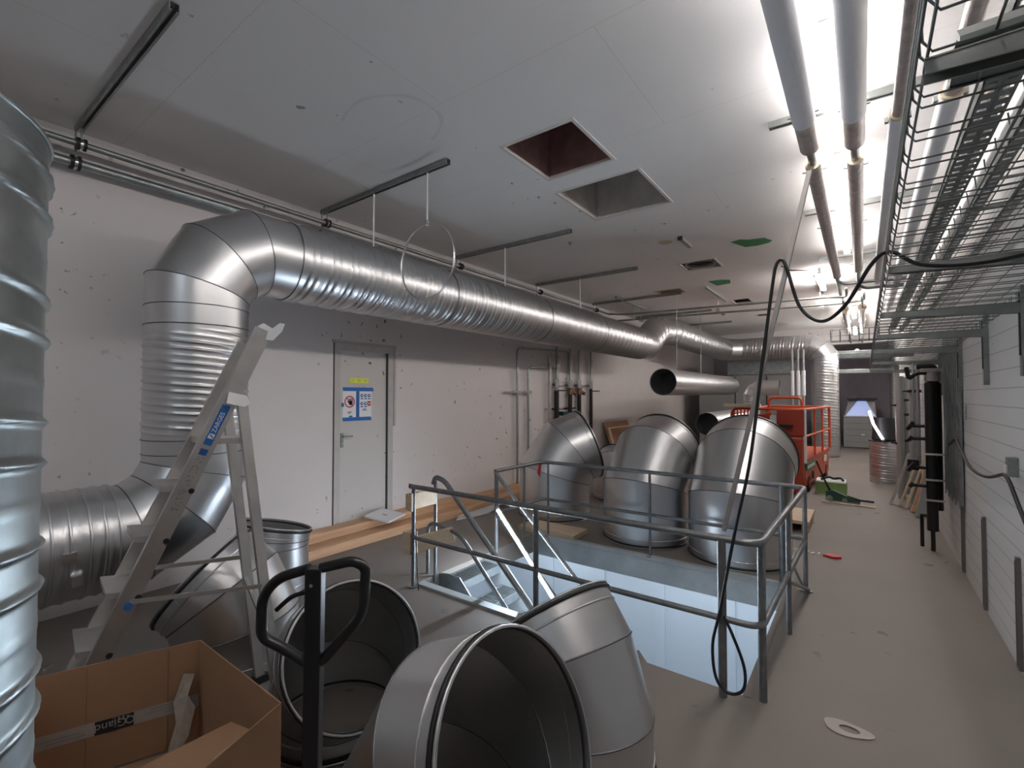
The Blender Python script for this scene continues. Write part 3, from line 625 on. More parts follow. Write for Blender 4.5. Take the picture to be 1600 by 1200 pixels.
# lower arms and cross trays further away
t = thing('wire_mesh_tray', 'short raised mesh tray crossing under the far ceiling pipes', 'cable tray', (-.2, 9.6, 2.75))
mb = MB()
for i in range(4): mb.tube([(-.42, 9.6+.1*i, 2.62), (.68, 9.6+.1*i, 2.62)], .006, 5)
for i in range(9): x = -.42+.13*i; mb.tube([(x, 9.58, 2.80), (x, 9.6, 2.62), (x, 9.92, 2.62), (x, 9.94, 2.80)], .006, 5)
for dz in (.08, .18): mb.tube([(-.42, 9.58, 2.62+dz), (.68, 9.58, 2.62+dz)], .006, 5)
mb.build('wire_grid', mesh_m, t)
for k, (xa, y, z, nm) in enumerate(((-.35, 10.9, 2.40, 'nearest'), (-.45, 13.2, 2.62, 'middle'), (-.5, 15.5, 2.30, 'farthest'))):
    t = thing('cross_tray', 'flat grey cable duct crossing the far corridor, %s of three' % nm, 'cable tray', (xa, y, z), 'far crossing cable ducts')
    MB().box(xa, XR-.02, y, y+.25, z, z+.10).build('tray_body', galv2, t, bevel=.004)
    MB().box(xa-.02, xa, y-.01, y+.26, z-.01, z+.11).build('end_cap', white, t)
# ---------------------------------------------------------------- RIGHT WALL EQUIPMENT
for k, (y, z1) in enumerate(((4.19, .71), (5.2, .75), (6.18, .77))):
    MB().box(XR-.022, XR-.001, y-.02, y+.02, .03, z1).box(XR-.027, XR-.021, y-.006, y+.006, .05, z1-.02).build('wall_strip', nmat('wall_strip_%d' % k, (.20,.18,.165), .5, .5), loc=(XR, y, .03), label='upright dark steel strip low on the right wall, %s of three' % ('nearest', 'middle', 'farthest')[k], cat='wall strip', group='wall strips')
t = thing('cable_box', 'small grey cable clip block on the right wall near the photo edge', 'cable clip', (XR, 4.2, 1.25)); MB().box(XR-.05, XR, 4.16, 4.22, 1.2, 1.32).build('clip_body', strut_m, t, bevel=.005); MB().box(XR-.056, XR-.05, 4.17, 4.21, 1.22, 1.27).build('clip_screw', white, t)
t = thing('cable_box', 'small grey cable clip block on the right wall by the tall grey panel', 'cable clip', (XR, 6.15, 1.3)); MB().box(XR-.05, XR, 6.12, 6.18, 1.24, 1.38).build('clip_body', strut_m, t, bevel=.005)
pts = [V((XR-.06, 3.6, .95)), V((XR-.05, 3.95, 1.08)), V((XR-.05, 4.19, 1.22)), V((XR-.05, 4.8, 1.10)), V((XR-.06, 5.4, 1.10)), V((XR-.05, 6.0, 1.24)), V((XR-.05, 6.15, 1.30)), V((XR-.06, 6.5, 1.2))]
MB().tube(fillet(pts, .3, 6), .011, 8).build('wall_cable', blackpipe, loc=(XR, 4, 1.1), label='black cable sagging between two clips on the right wall', cat='cable')
t = thing('cable_ladder', 'tall grey vertical cable tray fixed on the right wall', 'cable tray', (XR, 6.6, .65))
mb = MB()
for i in range(9): mb.box(XR-.035, XR-.028, 6.15+i*.12, 6.19+i*.12, .62+(.06 if i % 2 else 0), 2.35)
mb.box(XR-.028, XR-.01, 6.1, 7.2, .66, 2.3).build('tray_face', galv2, t)
mb = MB()
for k in range(6): mb.tube([(XR-.04, 5.65, 1.50+.02*k), (XR-.04, 6.4, 1.50+.02*k)], .003, 5)
for y in (5.65, 5.9, 6.15, 6.4): mb.tube([(XR-.04, y, 1.49), (XR-.04, y, 1.62)], .003, 5)
mb.build('mesh_piece', mesh_m, t)
t = thing('pipe_manifold', 'tall black pipe manifold with valves standing in front of the right wall', 'pipes', (.6, 7.1, 0))
MB().tube([(.60, 6.95, .22), (.60, 6.95, 1.84)], .05, 16).tube([(.66, 7.12, .42), (.66, 7.12, 1.84)], .05, 16).build('black_riser', blackpipe, t)
MB().tube([(.60, 6.95, 0), (.60, 6.95, .24)], .02, 8).tube([(.52, 7.1, 0), (.52, 7.1, .35)], .018, 8).tube([(.52,7.1,.35),(.60,6.95,.38)],.02,8).build('foot', blackpipe, t)
for z, s in ((.90, .06), (1.22, .03), (1.36, .055), (.70, .03)):
    v = MB().tube([(.55, 6.95, z), (.44, 6.95, z)], .018, 10).tube([(.44, 6.95, z-.01), (.41, 6.95, z+.01)], s, 14); v.build('valve', blackpipe, t)
for z in (.55, .77, 1.05): MB().box(.535, .70, 6.87, 6.90, z, z+.022).build('steel_clamp', chrome, t)
MB().box(.40, .50, 7.0, 7.1, .86, .98).build('actuator', blackpipe, t, bevel=.01)
MB().tube([(.62, 6.98, 1.86), (.62, 6.98, 1.98)], .07, 14).box(.52, .70, 6.9, 7.0, 1.96, 2.0).build('bronze_head', foil, t)
MB().tube(fillet([(.60, 6.95, 1.84), (.60, 6.95, 1.95), (.48, 6.95, 1.95), (.42, 6.95, 1.88), (.40,6.95,2.02)], .05), .022, 10).tube(fillet([(.66, 7.12, 1.84), (.66, 7.12, 2.03), (.5, 7.12, 2.03)], .05), .03, 10).build('upper_bend', blackpipe, t)
MB().tube([(.52, 7.3, 1.0), (.52, 7.3, 2.08)], .013, 8).tube([(.48, 7.3, 1.1), (.48, 7.3, 2.08)], .01, 8).build('bright_tube', galv, t)
for k, (x, y, z1, r_) in enumerate(((.50, 10.15, 2.02, .05), (.66, 9.85, 2.02, .07), (.60, 10.7, 2.02, .04), (.52, 11.3, 2.3, .035))):
    t = thing('riser_pipe', 'upright %s pipe against the right wall beyond the black manifold, %s' % (('grey', 'wide grey', 'dull steel', 'slim shiny')[k], ('nearest', 'second', 'third', 'farthest')[k]), 'pipe', (x, y, 0), 'far riser pipes')
    MB().tube([(x, y, 0), (x, y, z1)], r_, 14).build('pipe_body', (greyp, greyp, galv2, foil)[k], t)
    for z in ((), (1.75,), (.9, 1.35, 1.6), (.8, 1.5))[k]: MB().disc((x, y, z), (0,0,1), r_+.02, .04, 14).tube([(x-r_, y, z+.02), (x-r_-.07, y, z+.02)], .012, 8).build('flange', blackpipe, t)
for k, (x, y, top, th) in enumerate(((.33, 9.5, .80, .03), (.43, 9.45, .72, .02), (.50, 9.3, .74, .02), (.56, 9.05, .60, .04), (.62, 8.7, .55, .10))):
    a = V((x, y, .004)); b = V((min(XR-.03, x+.24), y+.12, top))
    MB().beam(a, b, th, .10, (0, 1, 0)).build('leaning_board', (foil, wood2, wood2, wood, greyp)[k], loc=(x, y, 0), label='board leaning against the far right wall, %s' % ('leftmost long grey one', 'second, thin pale one', 'third, thin pale one', 'fourth, reddish brown one', 'rightmost, short thick grey one')[k], cat='board', group='leaning boards')
# ---------------------------------------------------------------- RAILING round the opening
ZR, ZM = .885, .435
def rail_tube(p, r_=.021, rad=.09): return MB().tube(fillet(p, rad), r_, 14)
t = thing('guard_railing', 'tubular steel guard railing around the stair opening', 'railing', (-.56, 2.92, 0))
xn, yn, xf, yf = -.46, 2.90, -.42, 4.93
rail_tube([(-3.27, yn, ZR), (xn, yn, ZR), (xf, yf, ZR), (-3.17, yf, ZR), (-3.20, 4.02, ZR)]).build('top_rail', pipe_m, t)
rail_tube([(-3.27, yn, ZM), (xn, yn, ZM), (xf, yf, ZM), (-3.17, yf, ZM), (-3.20, 4.02, ZM)], .018).build('middle_rail', pipe_m, t)
for (x, y, r_) in ((-3.24, yn, .018), (-1.93, yn, .020), (-.66, yn, .024), (-.47, 2.985, .022), (-.445, 3.93, .018), (-.42, 4.86, .018), (-.60, yf, .03), (-1.83, yf, .014), (-3.10, yf, .013), (-3.19, 4.55, .013), (-3.20, 4.04, .022)):
    z0 = 0 if not (x == -1.93) else -.2
    MB().tube([(x, y, z0), (x, y, ZR)], r_, 12).build('post', pipe_m, t)
for (x, y) in ((-3.24, yn), (-1.83, yf), (-3.10, yf), (-.42, 4.86)): MB().disc((x, y, 0), (0,0,1), .05, .01, 16).build('foot_plate', pipe_m, t)
MB().disc((-3.27, yn, ZR), (-1,0,0), .023, .012, 12).build('end_cap', rubber, t)
# near corner braces
MB().tube([(-.40, 4.86, .02), (-.44, 3.95, .36)], .014, 10).tube([(-.42, 4.85, .0), (-.58, 4.93, .30)], .01, 8).build('brace', pipe_m, t)
# stair handrails
t = thing('stair_handrail', 'steel handrail sloping down the near side of the stairs', 'handrail', (-3.15, 3.2, 0), 'stair handrails')
MB().tube(fillet([(-3.30, 3.20, .86), (-3.27, 3.20, .93), (-3.15, 3.20, .90), (-2.0, 3.2, -.18), (-1.75, 3.2, -.42)], .05), .024, 12).build('top_rail', pipe_m, t)
MB().tube(fillet([(-3.37, 3.20, .0), (-3.37, 3.20, .50), (-2.95, 3.2, .44), (-2.1, 3.2, -.42)], .12), .018, 12).build('lower_rail', pipe_m, t)
MB().tube([(-3.27, 3.20, -.05), (-3.27, 3.2, .9)], .017, 10).build('post', pipe_m, t)
t = thing('stair_handrail', 'steel handrail sloping down the far side of the stairs', 'handrail', (-3.15, 3.95, 0), 'stair handrails')
MB().tube([(-3.14, 3.95, .88), (-2.0, 3.95, -.18)], .02, 12).build('top_rail', pipe_m, t)
MB().tube([(-3.12, 3.95, .45), (-2.3, 3.95, -.33)], .015, 12).build('lower_rail', pipe_m, t)
# ---------------------------------------------------------------- STAIRS
t = thing('steel_stairs', 'steel stairs with grated treads going down into the opening', 'stairs', (-3.2, 3.6, -.05))
for y in (3.26, 3.90):
    MB().prism([(-3.40,y,-.02),(-3.18,y,.02),(-3.02,y,.02),(-.4,y,-2.55),(-.4,y,-2.85),(-3.40,y,-.12)], (0,.012,0)).build('stringer', pipe_m if y < 3.5 else edge, t)
for k in range(11):
    x, z = -3.28+.26*k, -.05-.195*k; mb = MB()
    mb.box(x, x+.03, 3.275, 3.90, z-.03, z).box(x+.23, x+.245, 3.275, 3.90, z-.075, z)
    i = 3.285
    while i < 3.89: mb.box(x+.03, x+.23, i, i+.012, z-.025, z); i += .030
    tr = mb.build('tread', grate, t); MB().box(x+.005, x+.235, 3.277, 3.898, z-.032, z-.028).build('pan', darkgap, tr)
MB().box(-3.05, -2.8, 3.28, 3.89, -.30, -.29).box(-2.8, -2.62, 3.35, 3.75, -.50, -.49).build('landing_plate', white, t)
# timber on the railing
t = thing('wooden_block', 'pale wooden board clamped high on the left railing post', 'wood block', (-3.2, 2.93, .75)); MB().box(-3.30, -3.26, 2.86, 3.0, .68, .82).beam((-3.26,2.93,.75),(-3.26,3.19,.75),.02,.14).build('board', wood2, t); MB().box(-3.262, -3.225, 2.862, 2.882, .67, .83).build('clamp', wood2, t)
t = thing('wooden_block', 'pale wooden blocks wired low on the left railing post', 'wood block', (-3.25, 2.93, .38)); MB().box(-3.36, -3.26, 2.88, 2.97, .28, .47).build('block', wood2, t); MB().beam((-3.3,2.97,.34),(-3.05,3.22,.42),.03,.14).build('board', wood2, t)
MB().tube([(-3.19, 2.885, .42), (-3.14, 2.87, .0)], .005, 6).tube([(-3.19,2.885,.42),(-3.2,2.90,.52)],.004,6).build('wire_tail', rubber, loc=(-3.19, 2.89, 0), label='thin black wire tail hanging from the middle rail to the floor', cat='wire')
MB().box(-3.55, -2.75, 4.93, 5.30, .0, .05).build('wooden_plank', wood2, loc=(-3.1, 5.1, 0), label='pale plank on the floor behind the far railing corner', cat='plank')
MB().tube([(-3.20, 4.90, ZR+.005), (-3.19, 4.88, .74)], .004, 6).prism([(-3.22,4.87,.75),(-3.19,4.87,.88),(-3.16,4.87,.86),(-3.18,4.87,.70)], (0,.004,0)).build('warning_tag', red, loc=(-3.2, 4.9, .8), label='small red tag tied on the far left railing corner', cat='tag')
# ---------------------------------------------------------------- LEANING POLE, hanging cable
pA, pB = V((-.655, 2.945, .92)), V((-.206, 2.9, 2.874))
MB().beam(pA, pB, .022, .03, (0, 1, 0)).build('leaning_pole', alu2, loc=(-.655, 2.945, .9), label='long flat metal pole leaning up from the railing corner toward the ceiling', cat='pole')
mid = pA + (pB-pA)*.745
MB().tube([mid+V((-.02,-.02,.02)), mid+V((.02,-.02,-.01)), V((-.60, 9.0, 3.72))], .004, 6).build('tie_wire', rubber, loc=mid, label='thin black tie wire from the leaning pole to the ceiling bracket', cat='wire')
def spline(pts, k=10):
    pts = [V(p) for p in pts]; out = []; P = [pts[0]] + pts + [pts[-1]]
    for i in range(1, len(P)-2):
        for j in range(k):
            s = j/k; a, b, c, d = P[i-1], P[i], P[i+1], P[i+2]
            out.append(.5*((2*b)+(-a+c)*s+(2*a-5*b+4*c-d)*s*s+(-a+3*b-3*c+d)*s**3))
    return out + [pts[-1]]
cb = [(.73, 2.62, 2.30), (.55, 2.60, 2.245), (.36, 2.60, 2.225), (.20, 2.58, 2.245), (.105, 2.58, 2.315), (.04, 2.62, 2.28), (-.06, 2.75, 2.13), (-.16, 2.85, 2.075), (-.255, 2.88, 2.16), (-.31, 2.88, 2.36), (-.335, 2.885, 2.425), (-.365, 2.885, 2.40), (-.385, 2.885, 2.28), (-.44, 2.88, 1.85), (-.50, 2.87, 1.35), (-.585, 2.865, .92), (-.66, 2.855, .50), (-.70, 2.85, .30), (-.685, 2.85, .12), (-.62, 2.85, .055), (-.545, 2.85, .10), (-.54, 2.855, .22), (-.60, 2.86, .38), (-.645, 2.87, .46)]
MB().tube(spline(cb), .0085, 8).build('hanging_cable', rubber, loc=(-.4, 2.9, 1), label='black cable drooping from the mesh tray over the pole and looping at the railing post', cat='cable')
# ---------------------------------------------------------------- WALL PIPES on the left wall
t = thing('wall_pipe', 'taller thin pipe loop on the left wall beyond the door', 'pipe', (-4.93, 6.82, .1), 'pipe loops on the left wall')
MB().tube(fillet([(-4.93, 6.82, .02), (-4.93, 6.82, 2.55), (-4.93, 8.65, 2.62), (-4.93, 8.65, 2.15)], .1), .021, 10).build('pipe', galv2, t)
MB().box(-5, -4.89, 6.76, 6.88, 1.72, 1.79).build('clip', chrome, t)
t = thing('wall_pipe', 'shorter thin pipe loop on the left wall beyond the door', 'pipe', (-4.93, 7.16, .4), 'pipe loops on the left wall')
MB().tube(fillet([(-4.93, 7.16, .6), (-4.93, 7.16, 2.22), (-4.93, 8.1, 2.27), (-4.93, 8.1, 2.0)], .1), .021, 10).build('pipe', galv2, t)
MB().box(-5, -4.89, 7.1, 7.22, 1.72, 1.79).box(-4.97, -4.955, 6.45, 7.1, 1.74, 1.775).build('clip', chrome, t)
for k, (y, r_, z1, nm) in enumerate(((7.86, .035, 2.50, 'first, bare brown'), (8.12, .045, 2.05, 'second, black-wrapped'), (8.66, .045, 2.1, 'third, black-wrapped with bronze valve'), (9.05, .042, 2.05, 'fourth, black-wrapped with bronze valve'), (9.6, .035, 2.1, 'fifth, slim with lever valve'))):
    t = thing('wall_pipe', 'upright pipe of the left wall valve group, ' + nm, 'pipe', (-4.9, y, .3), 'left wall valve group')
    MB().tube([(-4.9, y, .35), (-4.9, y, z1-.25 if k else z1)], r_, 12).build('lower_pipe', (foil if k == 0 else blackpipe), t)
    if k:
        MB().tube([(-4.9, y, z1-.25), (-4.9, y, 2.68)], r_*.5, 10).build('upper_pipe', galv2, t)
        MB().tube([(-4.9, y, 1.86), (-4.9, y, 2.02)], r_*1.2, 12).build('fitting', chrome, t)
        MB().tube([(-4.93, y+.09, 1.2), (-4.93, y+.09, 2.5)], .03, 10).build('return_pipe', foil, t)
    if k in (2, 3):
        MB().tube([(-4.9, y, 1.72), (-4.9, y+.02, 1.86)], .06, 12).tube([(-4.9,y,1.80),(-4.82,y+.1,1.74)],.04,12).build('bronze_valve', copperm, t)
    if k in (1, 4): MB().tube([(-4.87, y, 1.80), (-4.80, y+.05, 1.80), (-4.80, y+.22, 1.80)], .012, 8).build('lever', rubber, t)
    if k in (1, 2): MB().box(-4.9, -4.80, y+.08, y+.30, 1.30, 1.38).tube([(-4.85,y+.2,1.3),(-4.85,y+.2,1.22)],.03,8).build('green_actuator', nmat('dark_green_%d' % k, (.01,.05,.04), .4), t)
t = thing('mounting_rail', 'horizontal steel rail behind the valve group on the left wall', 'rail', (-4.97, 8.7, 1.9)); MB().box(-4.985, -4.96, 7.9, 9.75, 1.90, 1.94).build('upper_rail', chrome, t); MB().box(-4.985, -4.96, 7.8, 9.0, 1.42, 1.45).build('lower_rail', chrome, t)
# ---------------------------------------------------------------- TIMBER by the door
for k, (x0_, x1_, z0_, z1_, ya, yb, nm) in enumerate(((-4.985, -4.80, .0, .145, 2.5, 7.3, 'back lower plank against the wall'), (-4.79, -4.575, .0, .10, 2.45, 6.9, 'front plank'), (-4.985, -4.79, .145, .19, 2.6, 5.4, 'top plank against the wall'))):
    MB().box(x0_, x1_, ya, yb, z0_, z1_).build('timber_plank', wood, loc=(x0_, ya, z0_), label='long pine plank lying along the left wall, ' + nm, cat='plank', group='pine planks', bevel=.004)
t = thing('white_tile', 'square white tile lying on the planks in front of the door', 'tile', (-4.76, 3.85, .19))
M_ = Matrix.Rotation(R(28), 4, 'Z'); 
def rbox(mb, c, hx, hy, hz, rz=0, tilt=0, tax='X'):
    Mx = Matrix.Translation(V(c)) @ Matrix.Rotation(rz, 4, 'Z') @ Matrix.Rotation(tilt, 4, tax)
    q = [Mx @ V((sx*hx, sy*hy, sz*hz)) for sz in (-1, 1) for sx, sy in ((-1,-1),(1,-1),(1,1),(-1,1))]
    return mb.add(q, [(0,3,2,1),(4,5,6,7),(0,1,5,4),(1,2,6,5),(2,3,7,6),(3,0,4,7)])
rbox(MB(), (-4.76, 3.80, .222), .17, .20, .010, R(20), R(8), 'Y').build('tile_body', white, t)
rbox(MB(), (-4.74, 3.78, .238), .03, .012, .001, R(20), R(8), 'Y').build('dark_smudge', greyp, t)
MB().prism([(-4.45,4.75,.004),(-4.35,5.3,.004),(-4.40,5.6,.02),(-4.52,5.55,.03),(-4.55,4.9,.01)], (0,0,.02)).prism([(-4.5,5.3,.02),(-4.42,5.9,.05),(-4.53,6.0,.05)], (0,0,.02)).build('plastic_film', nmat('film', (.6,.62,.64), .25), loc=(-4.45, 5.1, 0), label='crumpled clear plastic film beside the front plank', cat='plastic film')
# panels leaning against the far left wall
MB().prism([(-4.60,10.35,.004),(-4.60,11.75,.004),(-4.97,11.75,1.05),(-4.97,10.35,1.05)], (.02,0,.007)).build('cardboard_sheet', card, loc=(-4.6, 10.4, 0), label='brown cardboard sheet leaning on the left wall behind the standing elbows', cat='cardboard')
t = thing('picture_frame', 'pale open wooden frame leaning in front of the brown cardboard sheet', 'frame', (-4.4, 10.0, 0))
MB().beam((-4.35,9.9,.01),(-4.70,10.1,.95),.05,.03).beam((-4.70,10.08,.95),(-4.70,11.3,.95),.05,.03).beam((-4.35,11.2,.01),(-4.70,11.3,.95),.05,.03).build('frame_bars', wood2, t)
# ---------------------------------------------------------------- AIR HANDLING UNIT and far plant
t = thing('air_handling_unit', 'large grey air handling unit behind the orange lift', 'air handler', (-3.3, 16.6, 0))
MB().box(-4.4, -1.55, 16.5, 18.5, .1, 2.35).build('casing', greyp, t, bevel=.01)
MB().box(-4.3, -1.6, 16.6, 18.4, 0, .1).build('plinth', blackpipe, t)
MB().box(-3.3, -3.27, 16.48, 16.5, .2, 2.3).box(-2.4, -2.37, 16.48, 16.5, .2, 2.3).build('panel_joint', darkgap, t)
MB().box(-3.5, -1.6, 16.45, 17.5, 2.36, 2.78).build('top_box', galv2, t)
for k, x in enumerate((-1.44, -1.30, -1.17)):
    t = thing('riser_pipe', 'upright grey pipe beside the air handling unit, %s of three' % ('left', 'middle', 'right')[k], 'pipe', (x, 15.4, 0), 'pipes by the air handler')
    MB().tube([(x-.15, 15.5, .0), (x-.15, 15.5, 3.0)], .03, 10).build('pipe_body', greyp, t); MB().tube([(x-.15, 15.5, 1.7), (x-.15, 15.5, 2.4)], .048, 12).build('insulation', insul, t)
t = thing('storage_cabinet', 'grey cabinet with a blue pyramid hood at the end of the corridor', 'cabinet', (-.1, 19.2, 0))
MB().box(-.52, .36, 19.0, 19.9, .02, 1.0).build('body', greyp, t, bevel=.01)
for z in (.2, .4, .6, .8): MB().box(-.50, .34, 18.993, 19.0, z, z+.006).build('panel_line', darkgap, t)
hb = [V(p) for p in ((-.50,19.02,1.02),(.35,19.02,1.02),(.35,19.9,1.02),(-.50,19.9,1.02))]; ht = [V(p) for p in ((-.36,19.25,1.56),(.30,19.25,1.56),(.30,19.85,1.56),(-.36,19.85,1.56))]
MB().add(hb+ht, [(0,1,5,4),(1,2,6,5),(2,3,7,6),(3,0,4,7),(4,5,6,7)]).build('hood', greyp, t)
off = V((0,-.012,.004)); q = lambda a, b: hb[0]*(1-a)*(1-b)+hb[1]*a*(1-b)+ht[0]*(1-a)*b+ht[1]*a*b+off
MB().prism([q(.04,.02), q(.96,.02), q(.66,.93), q(.34,.93)], (0,-.004,0)).build('lit_blue_facet', em('blue_glow', (.05,.22,.8), .35), t)  # blue plastic facet, its lit look put in as weak emission
MB().beam(q(.0,.01), q(1,.01), .02, .03).build('hood_edge', white, t); MB().beam(q(.97,.02), q(.68,.93), .02, .03).build('hood_edge', white, t)
MB().box(-.42, .38, 19.1, 19.9, 1.56, 1.62).build('lid', rubber, t)
MB().box(-.05, .04, 18.985, 19.0, .42, .46).build('label_plate', white, t)
t = thing('far_plant_unit', 'narrow dark plant cabinet left of the grey cabinet at the corridor end', 'cabinet', (-.85, 18, 0))
MB().box(-.98, -.60, 18.0, 19.8, 0, 1.7).build('body', greyp, t, bevel=.01); MB().box(-.95, -.63, 17.985, 18.0, 1.05, 1.15).build('label_plate', white, t)
# ---------------------------------------------------------------- SCISSOR LIFT
t = thing('scissor_lift', 'orange scissor lift parked beyond the standing elbows', 'scissor lift', (-1.3, 10.5, 0))
LX0, LX1, LY0, LY1 = -1.98, -.80, 9.5, 12.1
MB().box(LX0+.1, LX1-.02, LY0+.1, LY1, .12, .50).build('chassis', orange, t, bevel=.02)
MB().box(LX0+.02, LX1-.01, LY0+.02, LY1+.05, .52, .60).build('platform', orange, t, bevel=.01)
for x in (LX0+.14, LX1-.06):
    for y in (LY0+.4, LY1-.35):
        w_ = MB().disc((x-.05, y, .14), (1,0,0), .14, .10, 24).build('wheel', rubber, t); MB().disc((x+.052, y, .14), (1,0,0), .07, .008, 16).build('wheel_hub', orange, t)
zt2 = 1.46
rl = MB()
rl.tube(fillet([(LX0,LY0,.6),(LX0,LY0,zt2),(LX1,LY0,zt2),(LX1,LY1,zt2),(LX1,LY1,.6)], .12), .025, 10)
rl.tube(fillet([(LX0,LY0,zt2-.1),(LX0,LY1,zt2),(LX1,LY1,zt2)], .12), .025, 10)
rl.tube([(LX1,LY0,1.0),(LX1,LY1,1.0)], .022, 8).tube([(LX0,LY0,1.0),(LX1,LY0,1.0)], .022, 8)
rl.build('guard_rail', orange, t)
mb = MB()
for i in range(6): x = LX0+.04+i*.06; mb.tube([(x, LY0, .6), (x, LY0, zt2)], .012, 6)
for y in (LY0+.9, LY0+1.7): mb.tube([(LX1, y, .6), (LX1, y, zt2)], .018, 8)
mb.build('rail_bar', orange, t)
MB().tube(fillet([(LX0+.35,LY0+1.2,.6),(LX0+.35,LY0+1.2,1.66),(LX1-.25,LY0+1.2,1.66),(LX1-.25,LY0+1.2,.6)], .1), .025, 10).build('mid_gate', orange, t)
MB().box(LX1-.42, LX1-.0, LY0-.06, LY0-.01, 1.0, zt2).build('control_panel', redor, t, bevel=.01)
MB().box(LX1-.46, LX1-.01, LY0-.16, LY0-.0, .02, .97).build('front_column', redor, t, bevel=.02)
MB().box(LX1-.36, LX1-.16, LY0-.18, LY0-.06, 1.16, 1.20).build('control_tray', rubber, t)
MB().box(LX1-.52, LX1-.43, LY0-.08, LY0-.02, 1.02, 1.35).build('paper_pouch', paper, t)
MB().box(LX1-.02, LX1+.02, LY0-.05, LY0+.02, .55, zt2).build('white_edge', white, t)
MB().box(LX1-.62, LX1-.50, LY0-.05, LY0, 1.08, 1.40).build('bright_orange_box', orange, t, bevel=.01)
MB().box(LX1-.012, LX1+.006, LY0+.12, LY0+.85, .40, .52).build('green_label', green, t)
g_ = thing('tmp', 'x', 'x', (0,0,0)); bpy.data.objects.remove(g_)
mb = MB()
for i, y in enumerate((9.66, 9.80, 9.94, 10.08, 10.22)): mb.box(LX1+.006, LX1+.008, y, y+.09, .43, .49).box(LX1+.0075, LX1+.009, y+.03, y+.05, .45, .49)
mb.build('label_characters', white, t)
MB().disc((LX1-.018, LY0+.75, .26), (1,0,0), .07, .02, 18).build('round_port', rubber, t)
MB().box(LX1-.012, LX1+.006, LY1-.7, LY1-.45, .38, .50).build('white_label', white, t)
MB().box(LX0+.45, LX0+.62, LY0-.02, LY0+.05, 1.28, 1.36).build('red_light', red, t)
t = thing('wooden_plank', 'short pale planks resting on the top rail of the orange lift', 'plank', (-1.9, 9.5, 1.49)); rbox(MB(), (-1.78, 9.52, 1.52), .30, .10, .025, R(3)).build('upper_board', wood2, t)
bpy.data.objects['scissor_lift'].rotation_euler.z = -R(5); bpy.data.objects['scissor_lift'].location = (-1.211, 10.54, 0)
# carton and floor tool
t = thing('green_carton', 'open green and white carton on the floor beside the lift', 'carton', (-.62, 9.95, 0))
mb = MB(); mb.box(-.69, -.24, 9.85, 10.25, 0, .20); mb.build('carton_side', greenbox, t); MB().box(-.68, -.25, 9.86, 10.24, .20, .22).build('packing_paper', paper, t)
MB().tube(spline([(-.60,9.92,.24),(-.50,10.02,.27),(-.43,10.1,.24),(-.33,10.05,.26),(-.29,9.95,.24)]), .02, 8).build('black_contents', rubber, t)
t = thing('floor_jack', 'dark green trolley jack with a long raised handle on the corridor floor', 'jack', (-.4, 9.3, 0))
MB().prism([(-.50,9.2,.02),(-.50,9.2,.16),(-.40,9.2,.18),(-.22,9.2,.10),(-.05,9.2,.04),(-.05,9.2,.02)], (0,.10,0)).build('jack_body', nmat('dark_green_paint', (.02,.07,.05), .45), t)
MB().tube([(-.44,9.25,.15),(-.52,9.2,.35),(-.62,9.15,.64)], [.02,.014,.014], 8).build('pump_handle', rubber, t)
MB().tube([(-.22,9.25,.10),(-.05,9.22,.06),(.12,9.2,.06)], .018, 8).build('arm', rubber, t)
MB().disc((-.45,9.18,.05),(0,1,0),.045,.14,16).disc((-.25,9.18,.04),(0,1,0),.035,.14,16).build('wheel', strut_m, t)
MB().beam((-.55,9.08,.012),(.14,9.02,.012),.05,.02).build('wooden_batten', wood2, loc=(-.2, 9.05, 0), label='thin pale batten lying on the corridor floor in front of the jack', cat='batten')
t = thing('wooden_pallet', 'pale wooden board stack on the floor in front of the lift column', 'pallet', (-.72, 7.3, 0)); MB().box(-1.02, -.55, 6.9, 7.7, .10, .14).build('top_board', wood2, t)
for x in (-1.0, -.64): MB().box(x, x+.08, 6.95, 7.65, 0, .10).build('bearer', wood2, t)
MB().prism([(-.36,6.02,.002),(-.30,6.12,.002),(-.22,6.10,.002),(-.20,6.02,.002),(-.27,5.98,.002)], (0,0,.02)).build('red_scrap', red, loc=(-.28, 6.05, 0), label='crumpled red scrap on the corridor floor beside the railing', cat='scrap')
mb = MB()
for k in range(6): rbox(mb, (-.62+.055*k, 6.1-.03*(k%2), .004), .025, .012, .003, R(20+15*k))
mb.build('barrier_tape', paper, loc=(-.5, 6.1, 0), label='short red and white tape scrap beside the crumpled red scrap', cat='tape')
mb = MB(); cc = V((-.088, 2.985, .002)); n = 28; vs = []
for j in range(n):
    a = 2*math.pi*j/n; e = 1+.10*math.sin(3*a+1); vs += [cc+V((.105*e*math.cos(a), .062*e*math.sin(a), 0)), cc+V((.045*math.cos(a)+.01, .028*math.sin(a), 0))]
mb.add(vs + [p+V((0,0,.004)) for p in vs], [(2*n+2*j, 2*n+(2*j+2)%(2*n), 2*n+(2*j+3)%(2*n), 2*n+2*j+1) for j in range(n)] + [(2*j, (2*j+2)%(2*n), 2*n+(2*j+2)%(2*n), 2*n+2*j) for j in range(n)])
mb.build('paper_ring', tapem, loc=cc, label='pale oval ring of torn paper on the floor in the foreground', cat='paper ring')
